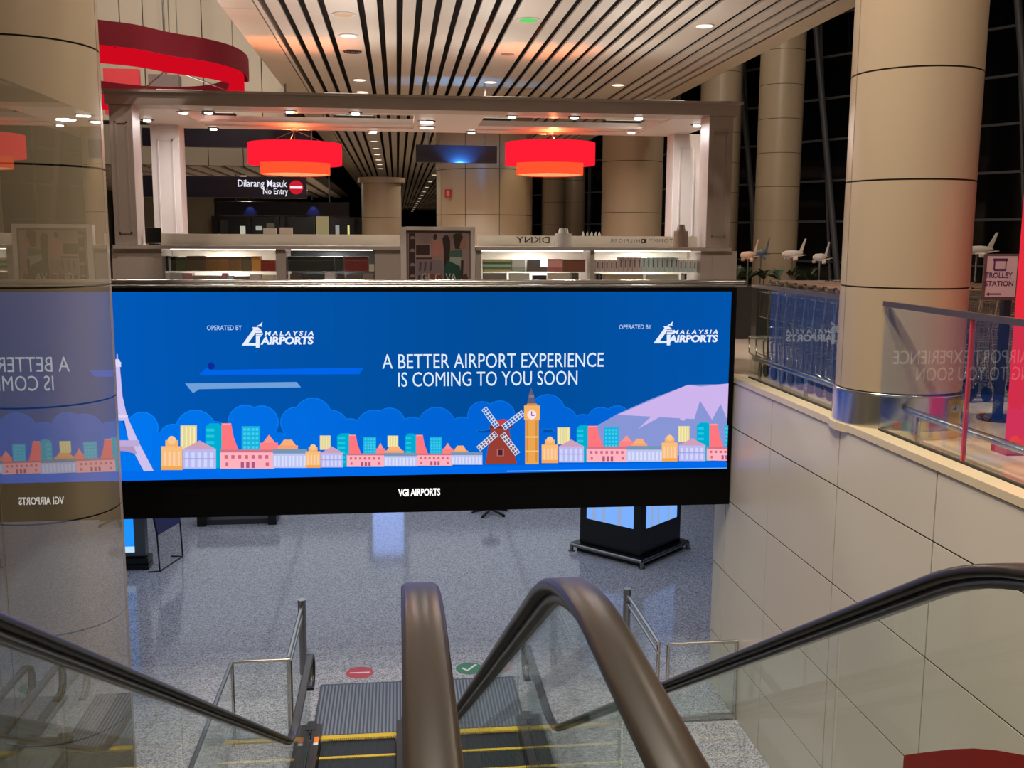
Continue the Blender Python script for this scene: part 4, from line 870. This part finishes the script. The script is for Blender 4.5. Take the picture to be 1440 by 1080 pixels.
def pendant(px, label, ww=(348, 481), py=(196, 227, 242.5)):
    Y = 15.25; Yf = Y-0.7
    c = pY(px, 214, Y); x = c[0]; z1 = pY(px, py[0], Yf)[2]; zm = pY(px, py[1], Yf)[2]; z0 = pY(px, py[2], Yf+0.15)[2]
    t = thing('drum_pendant', (x, Y, z0), label, 'lamp')
    band(circ(x, Y, 0.675), zm, z1).build('upper_shade', RED1, t); band(circ(x, Y, 0.50), z0, zm+0.04).build('lower_shade', RED2, t)
    MB().prismZ(circ(x, Y, 0.487), z0+0.01, z0+0.02).build('diffuser', mat('pale_diffuser', (230, 170, 130), 0.6, emit=(255, 170, 110), strength=0.55), t)
    for a in (0.5, 2.6, 4.7): MB().cyl((x+0.66*math.cos(a), Y+0.66*math.sin(a), z1-0.02), (x, Y, zs-0.03), 0.004, 5).build('wire', SATIN, t)
    MB().cyl((x, Y, zs-0.03), (x, Y, zs), 0.06, 14).build('ceiling_rose', WHITEP, t)
    MB().cyl((x, Y, zm), (x, Y, zs-0.03), 0.006, 6).build('cord', BLACK, t)
    lamp('pendant_bulb', 'SPOT', (x, Y+0.28, z1-0.06), 230, (1.0, 0.24, 0.07), 0.08, 74, (x, Y+0.55, CEIL), 0.8)
    lamp('pendant_bulb', 'POINT', (x, Y-0.3, z1+0.06), 10, (1.0, 0.28, 0.1), 0.06)
pendant(415, 'left red two-tier drum lamp hanging inside the kiosk'); pendant(773.5, 'right red two-tier drum lamp hanging inside the kiosk', py=(195, 227, 243))
# big free-form ring lamp over the left end of the kiosk
zR1, zRm, zR0 = EYE+2.40, EYE+2.13, EYE+1.94
front = [pZ(x, y, zR1)[:2] for x, y in ((60, 18), (100, 22), (140, 28), (185, 33), (215, 40), (240, 46), (280, 52), (315, 60), (338, 69), (349, 79), (350, 90))]
back = [(-2.2, 14.6), (-2.45, 16.2), (-2.9, 17.2), (-3.6, 17.6), (-4.4, 17.4), (-5.0, 16.4), (-5.2, 14.5), (-5.0, 12.5), (-4.6, 11.3)]
poly = front+back
cxr = sum(p[0] for p in poly)/len(poly); cyr = sum(p[1] for p in poly)/len(poly)
def smooth(pl, it=2):
    for _ in range(it):
        o = []
        for k in range(len(pl)): a, b = pl[k], pl[(k+1) % len(pl)]; o += [(a[0]*.75+b[0]*.25, a[1]*.75+b[1]*.25), (a[0]*.25+b[0]*.75, a[1]*.25+b[1]*.75)]
        pl = o
    return pl
poly = smooth(poly); innerp = [(cxr+(x-cxr)*0.95, cyr+(y-cyr)*0.95) for x, y in poly]
t = thing('ring_lamp', (cxr, cyr, zR0), 'huge free-form red ring lamp of two bands over the left end of the kiosk', 'lamp')
band(poly, zRm, zR1, 0.015).build('upper_band', mat('dark_red_fabric', (70, 8, 16), 0.7, emit=(110, 6, 22), strength=0.4, spec=0.2), t)
band(innerp, zR0, zRm+0.05, 0.015).build('lower_band', emission('bright_red_band', (215, 10, 32), 0.9), t)
for k in [i for i in range(0, len(poly), 9) if poly[i][0] < -2.35]: MB().cyl((poly[k][0], poly[k][1], zR1), (poly[k][0], poly[k][1], HALL-0.004), 0.008, 6).build('wire', SATIN, t)
for a in range(3): p, q = innerp[8+a*12], innerp[(8+a*12+38) % len(innerp)]; MB().cyl((p[0], p[1], zRm), (q[0], q[1], zRm), 0.01, 6).build('stay', SATIN, t)
lamp('ring_glow', 'POINT', (cxr, cyr, zRm+0.3), 30, (1.0, 0.12, 0.08), 0.2)
a = pY(146, 126, 18); b = pY(194, 97, 18)
t = thing('red_lightbox', ((a[0]+b[0])/2, 18, 0), 'dull red lightbox seen under the ring lamp above the kiosk roof', 'lightbox'); MB().box(a[0], b[0], 18, 18.15, a[2]-0.4, b[2]).build('face', mat('dull_red_face', (180, 60, 60), 0.5, emit=(190, 50, 60), strength=0.5), t); MB().box((a[0]+b[0])/2-0.05, (a[0]+b[0])/2+0.05, 18.02, 18.12, 0, a[2]-0.4).build('post', SATIN, t)
a = pY(209, 126, 18.6); b = pY(250, 105, 18.6)
t = thing('grey_lightbox', ((a[0]+b[0])/2, 18.6, 0), 'grey box beside the dull red lightbox above the kiosk roof', 'box'); MB().box(a[0], b[0], 18.6, 18.9, a[2]-0.4, b[2]).build('face', mat('mid_grey', (130, 122, 122), 0.5), t); MB().box((a[0]+b[0])/2-0.05, (a[0]+b[0])/2+0.05, 18.7, 18.8, 0, a[2]-0.4).build('post', SATIN, t)

# ================================================================== UPPER FLOOR ON THE RIGHT
def make_trolley(x, y):
    t = thing('luggage_trolley', (x, y, 0), 'label', 'trolley', 'nested luggage trolleys')
    W = 0.31; H = 1.14
    def wd(v): return W-0.075*(v+0.46)/0.92          # narrower towards the front, so that one slides into the next
    fr = MB()
    for s in (-1, 1):
        fr.tube([(x+s*wd(-.42), y-0.42, 0.16), (x+s*wd(.42), y+0.42, 0.20), (x+s*wd(.46), y+0.46, 0.40)], 0.012, 6)
        fr.tube([(x+s*wd(-.42), y-0.42, 0.16), (x+s*wd(-.36), y-0.36, 0.7), (x+s*wd(-.46), y-0.46, H)], 0.012, 6)
    fr.tube([(x-wd(.46), y+0.46, 0.40), (x+wd(.46), y+0.46, 0.40)], 0.012, 6); fr.build('frame', CHROME, t)
    bk = MB()
    for k in range(11): u = (-1+2*k/10)*wd(-.39); bk.cyl((x+u, y-0.40, 0.17), (x+u, y-0.39, H-0.1), 0.006, 5)
    for z in (0.3, 0.45, 0.6, 0.75, 0.9, 1.04): bk.cyl((x-wd(-.39), y-0.395, z), (x+wd(-.39), y-0.395, z), 0.006, 5)
    for k in range(6): u = -1+2*k/5; bk.cyl((x+u*wd(-.4), y-0.4, 0.175), (x+u*wd(.42), y+0.42, 0.205), 0.006, 5)
    for s in (-1, 1):
        for k in range(6): v = -0.36+0.36*k/5; bk.cyl((x+s*wd(v), y+v, 0.70), (x+s*wd(v), y+v, 1.0), 0.005, 5)
        bk.cyl((x+s*wd(-.4), y-0.4, 1.0), (x+s*wd(.05), y+0.05, 1.0), 0.007, 6); bk.cyl((x+s*wd(-.4), y-0.4, 0.70), (x+s*wd(.02), y+0.02, 0.70), 0.007, 6)
    bk.cyl((x-wd(.04), y+0.04, 1.0), (x+wd(.04), y+0.04, 1.0), 0.007, 6)
    bk.build('basket', CHROME, t)
    MB().cyl((x-W-0.02, y-0.47, H), (x+W+0.02, y-0.47, H), 0.02, 10).build('handle', mat('brown_grip', (120, 92, 76), 0.35), t)
    for s in (-1, 1): MB().cyl((x+s*(W+0.02), y-0.47, H), (x+s*(W+0.05), y-0.47, H), 0.024, 10).build('handle_end', CHROME, t)
    for s, v in ((-1, -0.36), (1, -0.36), (0, 0.38)):
        MB().cyl((x+s*wd(v)-0.014, y+v, 0.08), (x+s*wd(v)+0.014, y+v, 0.08), 0.08, 14).build('wheel', BLACK, t)
    return t
ROWS = (('steel wire luggage trolley in the nested row closest to the glass balustrade', 'trolleys in the row by the glass', [(4.70, 9.35+0.26*k) for k in range(11)]),
        ('steel wire luggage trolley in the middle one of the three nested rows', 'trolleys in the middle row', [(5.50, 9.95+0.26*k) for k in range(9)]),
        ('steel wire luggage trolley in the nested row farthest from the glass balustrade', 'trolleys in the far row', [(6.3, 9.95+0.26*k) for k in range(8)]),
        ('steel wire luggage trolley in the group right of the big column', 'trolleys right of the column', [(6.08, 7.6+0.26*k) for k in range(4)]+[(6.86, 7.5+0.26*k) for k in range(6)]))
T0 = None
for lab, grp, pts in ROWS:
    for x, y in pts:
        if T0 is None: T0 = make_trolley(x, y); c = T0
        else: c = copy_tree(T0); c.location = (x, y, 0)
        c['label'] = lab; c['group'] = grp
# trolley station sign on its post
q = pZ(1402, 590, 0.0); sx, sy = q[0], q[1]
t = thing('trolley_station_sign', (sx, sy, 0), 'white TROLLEY STATION sign board on a dark post behind the balustrade', 'sign')
MB().cyl((sx, sy, 0), (sx, sy, 0.03), 0.18, 20).build('base', BLACK, t); MB().box(sx-0.035, sx+0.035, sy-0.03, sy+0.03, 0.03, pY(1402, 424, sy)[2]+0.02).build('post', mat('dark_blue_post', (30, 32, 48), 0.35), t)
a = (pY(1380.5, 390, sy)[0], sy, pY(1402, 422, sy)[2]); b = (pY(1428.5, 390, sy)[0], sy, pY(1402, 357, sy)[2])
SB = mat('pale_board', (196, 180, 186), 0.4); SF = mat('brown_sign_frame', (120, 96, 96), 0.35, 0.5); PUR = mat('purple_ink', (74, 44, 96), 0.5)
MB().box(a[0], b[0], sy-0.035, sy-0.005, a[2], b[2]).build('frame', SF, t, bevel=0.006)
MB().box(a[0]+0.02, b[0]-0.02, sy-0.040, sy-0.035, a[2]+0.03, b[2]-0.02).build('board', SB, t)
px_text(MB(), 'TROLLEY', 1385, 1424, 391, 383, sy-0.042, bold=0.02).build('lettering', PUR, t); px_text(MB(), 'STATION', 1385, 1425, 402.5, 395, sy-0.042, bold=0.02).build('lettering', PUR, t)
sym = MB(); 
for (x0, x1, y0, y1) in ((1397, 1418, 363.5, 367), (1397, 1400, 367, 379.5), (1413.5, 1416, 366, 381), (1398, 1414, 378, 381)): pr(sym, x0, x1, y0, y1, sy-0.042, sy-0.040)
sym.build('symbol', PUR, t)
ar = MB(); pr(ar, 1389, 1408, 412.5, 414.5, sy-0.042, sy-0.040); aa = [pY(x, y, sy-0.041) for x, y in ((1386, 413.5), (1391, 411), (1391, 416.5))]; ar.add(aa, [(0, 2, 1)]); ar.build('arrow', PUR, t)
# red lightbox at the right edge
q0 = pZ(1417, 638, 0.0)
t = thing('red_ad_lightbox', (q0[0]+0.5, q0[1], 0), 'tall glowing red lightbox standing at the right edge', 'lightbox')
MB().box(q0[0], q0[0]+0.88, q0[1], q0[1]+0.05, 0.06, 2.15).build('face', emission('red_lightbox_face', (240, 46, 62), 0.9), t)
MB().box(q0[0]-0.06, q0[0]+0.92, q0[1]-0.08, q0[1]+0.13, 0, 0.06).build('base', mat('red_base', (170, 20, 36), 0.3), t)
# planter with plants and model aircraft on stands, right behind the trolleys
pl = pY(1040, 392, 16.0); pr_ = pY(1172, 392, 16.0)
t = thing('planter', ((pl[0]+pr_[0])/2, 16.4, 0), 'dark planter trough of low green plants beyond the trolleys', 'planter')
MB().box(pl[0]-0.4, pr_[0], 16.0, 16.8, 0, 0.85).build('trough', mat('dark_trough', (38, 36, 34), 0.5), t); MB().box(pl[0]-0.4+0.03, pr_[0]-0.03, 16.03, 16.77, 0.85, 0.86).build('soil', mat('soil', (40, 30, 22), 0.9), t)
LEAF = mat('leaf_green', (52, 72, 44), 0.45, var=0.3, scale=15)
rnd = random.Random(3)
for k in range(7):
    x = pl[0]-0.2+(pr_[0]-pl[0]+0.05)*k/6.5; y = 16.3+0.2*rnd.random(); pt = thing('plant', (x, y, 0.86), 'low leafy green plant growing in the dark planter trough', 'plant', 'plants in the trough')
    MB().cyl((x, y, 0.86), (x, y, 0.98), 0.012, 6).build('stem', mat('stem_green', (70, 80, 44), 0.6), pt)
    for j in range(9):
        a = rnd.random()*6.28; L = 0.16+0.12*rnd.random(); h = 0.08+0.16*rnd.random(); dx, dy = math.cos(a), math.sin(a); sxx, syy = -dy*0.04, dx*0.04; z = 0.95+0.03*rnd.random()
        MB().add([(x, y, z), (x+dx*L*.5+sxx, y+dy*L*.5+syy, z+h*.8), (x+dx*L, y+dy*L, z+h), (x+dx*L*.5-sxx, y+dy*L*.5-syy, z+h*.8)], [(0, 1, 2, 3)]).build('leaf', LEAF, pt)
def plane(px, py, L, tailpx, rgb, label, Y=16.4, yaw=0.0):
    c = pY(px, py, Y); x, z = c[0], c[2]
    t = thing('model_aircraft', (x, Y, 0.86), label, 'model plane'); m = mat('plane_%d_%d_%d' % rgb, rgb, 0.35)
    n = 14; prof_ = [(-0.5, 0.02), (-0.42, 0.55), (-0.3, 0.9), (0.1, 1.0), (0.3, 0.75), (0.5, 0.12)]; vs = []; fs = []
    for u, rr in prof_:
        for k in range(n): a = 2*math.pi*k/n; vs.append((x+u*L, Y+0.065*rr*math.cos(a), z+0.065*rr*math.sin(a)+ (0.03*u if u > 0 else 0)))
    for i in range(len(prof_)-1):
        for k in range(n): fs.append((i*n+k, i*n+(k+1) % n, (i+1)*n+(k+1) % n, (i+1)*n+k))
    MB().add(vs, fs, None, True).build('fuselage', m, t)
    MB().add([(x+L*.32, Y-0.008, z+0.05), (x+L*.46, Y-0.008, z+0.03), (x+L*.62, Y-0.008, z+0.26), (x+L*.56, Y-0.008, z+0.26), (x+L*.32, Y+0.008, z+0.05), (x+L*.46, Y+0.008, z+0.03), (x+L*.62, Y+0.008, z+0.26), (x+L*.56, Y+0.008, z+0.26)],
             [(0,1,2,3),(7,6,5,4),(0,4,5,1),(1,5,6,2),(2,6,7,3),(3,7,4,0)]).build('tail_fin', m, t)
    for s in (-1, 1):
        MB().add([(x-L*.12, Y+s*0.05, z-0.04), (x+L*.12, Y+s*0.05, z-0.04), (x+L*.24, Y+s*0.36, z), (x+L*.14, Y+s*0.36, z), (x-L*.12, Y+s*0.05, z-0.055), (x+L*.12, Y+s*0.05, z-0.055), (x+L*.24, Y+s*0.36, z-0.008), (x+L*.14, Y+s*0.36, z-0.008)],
                 [(0,1,2,3),(7,6,5,4),(0,4,5,1),(1,5,6,2),(2,6,7,3),(3,7,4,0)]).build('wing', m, t)
        MB().cyl((x-L*.14, Y+s*0.2, z-0.07), (x+L*.02, Y+s*0.2, z-0.07), 0.032, 10).build('engine', m, t)
    MB().cyl((x, Y, 0.86), (x, Y, z-0.05), 0.014, 8).build('stand', SATIN, t)
plane(1052, 359, 0.28, 0, (206, 170, 150), 'small pinkish model aircraft on a stand, leftmost over the planter', Y=16.15); plane(1070, 356, 0.24, 0, (96, 110, 124), 'small blue-grey model aircraft on a stand over the planter', Y=16.65)
plane(1114, 357.5, 0.38, 0, (220, 206, 196), 'white model aircraft with a raised tail over the planter, the largest'); plane(1153, 362, 0.26, 0, (214, 206, 202), 'white model aircraft at the right end of the planter')
plane(1374, 352, 0.5, 0, (196, 184, 174), 'pale model aircraft seen between the right column and the trolley sign', Y=14.0)
for o in [q for q in bpy.data.objects if q.name.startswith('model_aircraft')][-1:]:
    x = o.location.x; 
    t2 = thing('display_plinth', (x, 14.0, 0), 'dark display plinth under the pale model aircraft on the right', 'plinth'); MB().box(x-0.4, x+0.9, 13.7, 14.3, 0, 0.83).build('body', MATS['dark_trough'], t2); MB().box(x-0.43, x+0.93, 13.67, 14.33, 0.83, 0.858).build('top', BLACK, t2)

# ================================================================== LOWER HALL
# round floor stickers at the escalator foot
STR = mat('red_floor_vinyl', (190, 40, 60), 0.35); STG = mat('green_floor_vinyl', (20, 120, 84), 0.35); STW = mat('white_floor_vinyl', (230, 220, 220), 0.35)
x, y = pZ(506, 946, ZL)[:2]
t = thing('floor_sticker', (x, y, ZL), 'round red no-entry sticker on the floor before the left escalator', 'sticker'); MB().cyl((x, y, ZL), (x, y, ZL+0.002), 0.175, 36).build('disc', STR, t); MB().box(x-0.125, x+0.125, y-0.014, y+0.014, ZL+0.002, ZL+0.003).build('bar', STW, t)
x, y = pZ(660, 940, ZL)[:2]
t = thing('floor_sticker', (x, y, ZL), 'round green tick sticker on the floor before the right escalator', 'sticker'); MB().cyl((x, y, ZL), (x, y, ZL+0.002), 0.175, 36).build('disc', STG, t)
MB().prismZ([(x-0.10, y), (x-0.03, y-0.09), (x+0.11, y+0.10), (x+0.08, y+0.12), (x-0.03, y-0.04), (x-0.08, y+0.03)], ZL+0.002, ZL+0.003).build('tick', STW, t)
# barriers beside the landings
def barrier(xp, xg0, xg1, label, near=None):
    t = thing('landing_barrier', (xp, 11.6, ZL), label, 'barrier')
    zt_ = ZL+0.95
    MB().cyl((xp, 12.32, ZL), (xp, 12.32, zt_+0.02), 0.05, 18).build('post', SATIN, t); MB().cyl((xp, 12.32, zt_+0.02), (xp, 12.32, zt_+0.03), 0.053, 18).build('post_cap', STEEL, t)
    MB().cyl((xp, 10.72, ZL), (xp, 10.72, zt_-0.03), 0.022, 12).build('post', STEEL, t)
    for z in (zt_-0.05, zt_-0.16): MB().cyl((xp, 12.28, z), (xp, 10.70, z), 0.024, 12).build('rail', STEEL, t)
    MB().box(xp-0.004, xp+0.004, 10.78, 12.24, ZL+0.10, zt_-0.22).build('glass_panel', GLASS, t)
    MB().cyl((xg0, 10.56, zt_), (xg1, 10.56, zt_), 0.02, 12).build('rail', STEEL, t); MB().box(xg0+0.02, xg1-0.02, 10.555, 10.565, ZL+0.08, zt_-0.02).build('glass_panel', GLASS, t)
    for x in (xg0, xg1): MB().cyl((x, 10.56, ZL), (x, 10.56, zt_), 0.02, 12).build('post', STEEL, t)
    MB().box(xg0, xg1, 10.54, 10.58, ZL+0.04, ZL+0.08).build('shoe', STEEL, t)
    if near:
        MB().cyl((near, 10.56, zt_), (near, 6.64, zt_), 0.022, 12).build('rail', SATIN, t)
        for a, b in ((6.7, 8.5), (8.52, 10.5)): MB().box(near-0.004, near+0.004, a, b, ZL+0.08, zt_-0.03).build('glass_panel', GLASS, t)
barrier(-1.24, -1.82, -1.20, 'steel and glass barrier left of the left escalator landing', -1.82)
barrier(2.93, 3.00, 3.80, 'steel and glass barrier between the right escalator landing and the wall')
# advertising totem, standing corner-on
def totem(cx, cy, half, rz, zs0, zs1, label, faces, h=2.5):
    t = thing('ad_totem', (cx, cy, ZL), label, 'totem')
    MB().obox((cx, cy, ZL+0.16+(h-0.16)/2), (2*half, 2*half, h-0.16), rz).build('body', mat('totem_black', (14, 15, 17), 0.3), t, bevel=0.01)
    MB().obox((cx, cy, ZL+0.135), (2*half+0.22, 2*half+0.22, 0.04), rz).build('base_plate', BLACK, t)
    fr = half+0.10
    c = [(cx+math.cos(rz)*a*fr-math.sin(rz)*b*fr, cy+math.sin(rz)*a*fr+math.cos(rz)*b*fr) for a, b in ((-1, -1), (1, -1), (1, 1), (-1, 1))]
    for k in range(4):
        p, q = c[k], c[(k+1) % 4]
        MB().cyl((*p, ZL+0.115), (*q, ZL+0.115), 0.035, 10).build('bumper', SATIN, t)
        MB().cyl((*p, ZL), (*p, ZL+0.115), 0.035, 12).build('foot', SATIN, t); MB().cyl((*p, ZL), (*p, ZL+0.015), 0.06, 14).build('foot_pad', SATIN, t)
    MB().obox((cx, cy, ZL+0.04), (2*half+0.06, 2*half+0.06, 0.08), rz).build('plinth', BLACK, t)
    for k in faces:
        a = rz-math.pi/2+k*math.pi/2; nx, ny_ = math.cos(a), math.sin(a)
        MB().obox((cx+nx*(half+0.004), cy+ny_*(half+0.004), ZL+(zs0+zs1)/2), (0.012, 2*half*0.76, zs1-zs0), a).build('screen', TOT, t)
        tx, ty = -ny_, nx
        for u in (-0.32, -0.12, 0.2) if len(faces) > 1 else ():
            MB().obox((cx+nx*(half+0.011)+tx*u*half*1.6, cy+ny_*(half+0.011)+ty*u*half*1.6, ZL+(zs0+zs1)/2), (0.003, 0.07+0.05*abs(u), zs1-zs0), a).build('picture_stripe', emission('totem_stripe', (150, 176, 224), 0.9), t)
TOT = emission('totem_screen', (112, 160, 236), 1.25)
totem(4.06, 16.95, 0.64, math.radians(43), 0.62, 2.2, 'black advertising totem with lit blue screens standing corner-on in the lower hall', (0, 1, 2, 3))
TOT = emission('totem_screen_pale', (140, 172, 250), 3.2)
totem(-0.28, 23.9, 0.48, 0, 0.25, 2.05, 'lit advertising totem hidden behind the LED screen, mirrored in the floor', (0,), 2.3)
# left totem with bright blue screen
Yq = 16.9
q = pZ(206, 800, ZL); xr = q[0]
t = thing('info_totem', (xr-0.45, q[1]+0.1, ZL), 'grey totem with a bright blue screen left, beside the tall column edge', 'totem')
yq = q[1]
MB().box(xr-1.0, xr, yq, yq+0.2, ZL+0.22, ZL+2.2).build('body', mat('totem_grey', (92, 98, 104), 0.35, 0.3), t, bevel=0.01)
a = pY(170, 777, yq); b = pY(187, 729, yq)
MB().box(xr-0.95, b[0], yq-0.012, yq, a[2]+0.10, ZL+2.0).build('screen', emission('blue_totem_screen', (30, 150, 255), 1.0), t); MB().box(xr-0.95, b[0], yq-0.012, yq, a[2], a[2]+0.10).build('screen_footer', emission('pale_footer', (190, 225, 255), 1.0), t)
for k in range(2): MB().box(xr-1.05, xr+0.05, yq-0.06, yq+0.26, ZL+0.11*k, ZL+0.11*k+0.085).build('base', BLACK, t)
# A-frame stand with a blue poster
t = thing('poster_stand', (-3.85, 17.0, ZL), 'black tube stand holding a tilted navy poster board beside the left totem', 'stand')
f0 = pZ(225, 804, ZL); f1 = pZ(257, 783, ZL); bk0 = (f0[0]-0.18, f0[1]-0.03, ZL+0.012); bk1 = (f1[0]-0.2, f1[1]+0.02, ZL+0.012)
f0 = (f0[0], f0[1], ZL+0.012); f1 = (f1[0], f1[1], ZL+0.012)
m0 = (f0[0]-0.02, f0[1], ZL+0.62); m1 = (f1[0]-0.02, f1[1], ZL+0.62); t0_ = (f0[0]-0.13, f0[1]-0.05, ZL+1.45); t1_ = (f1[0]-0.13, f1[1]-0.05, ZL+1.45)
for a in ((bk0, f0, m0, t0_), (bk1, f1, m1, t1_)): MB().tube(a, 0.014, 8).build('leg', BLACK, t)
MB().tube((f0, f1), 0.012, 8).build('crossbar', BLACK, t); MB().tube((t0_, t1_), 0.012, 8).build('crossbar', BLACK, t)
u0 = Vector(m0); u1 = Vector(m1); u2 = Vector(t1_); u3 = Vector(t0_); off = Vector((0.02, -0.012, 0.008))
MB().add([u0, u1, u2, u3, u0+off, u1+off, u2+off, u3+off], [(3, 2, 1, 0), (4, 5, 6, 7), (0, 1, 5, 4), (1, 2, 6, 5), (2, 3, 7, 6), (3, 0, 4, 7)]).build('poster', mat('navy_poster', (44, 50, 100), 0.3, var=0.3, scale=4), t)
# low dark bench and star-footed stool just below the screen's lower edge
b0 = pZ(272, 741, ZL); b1 = pZ(383, 738, ZL)
t = thing('bench', ((b0[0]+b1[0])/2, 19.4, ZL), 'long low dark bench under the left part of the LED screen', 'bench')
MB().box(b0[0], b1[0]+0.1, b0[1]+0.1, b0[1]+0.65, ZL+0.40, ZL+0.46).build('seat', BLACK, t, bevel=0.01); MB().box(b0[0]+0.05, b1[0]-0.05, b0[1]+0.1, b0[1]+0.6, ZL, ZL+0.10).build('plinth', mat('dark_plinth', (52, 54, 62), 0.5), t)
for x in (b0[0]+0.15, b1[0]): MB().box(x-0.08, x+0.08, b0[1], b0[1]+0.5, ZL, ZL+0.40).build('leg', BLACK, t)
x, y = pZ(690, 722, ZL)[:2]
t = thing('swivel_stool', (x, y, ZL), 'black stool with a star foot under the middle of the LED screen', 'stool')
for k in range(5): a = 2*math.pi*k/5+0.4; MB().tube(((x, y, ZL+0.10), (x+0.36*math.cos(a), y+0.36*math.sin(a), ZL+0.03)), 0.028, 8).build('foot', BLACK, t); MB().cyl((x+0.36*math.cos(a), y+0.36*math.sin(a), ZL), (x+0.36*math.cos(a), y+0.36*math.sin(a), ZL+0.03), 0.03, 10).build('caster', BLACK, t)
MB().cyl((x, y, ZL+0.08), (x, y, ZL+0.55), 0.03, 12).build('stem', SATIN, t); MB().cyl((x, y, ZL+0.55), (x, y, ZL+0.62), 0.2, 24).build('seat', BLACK, t)
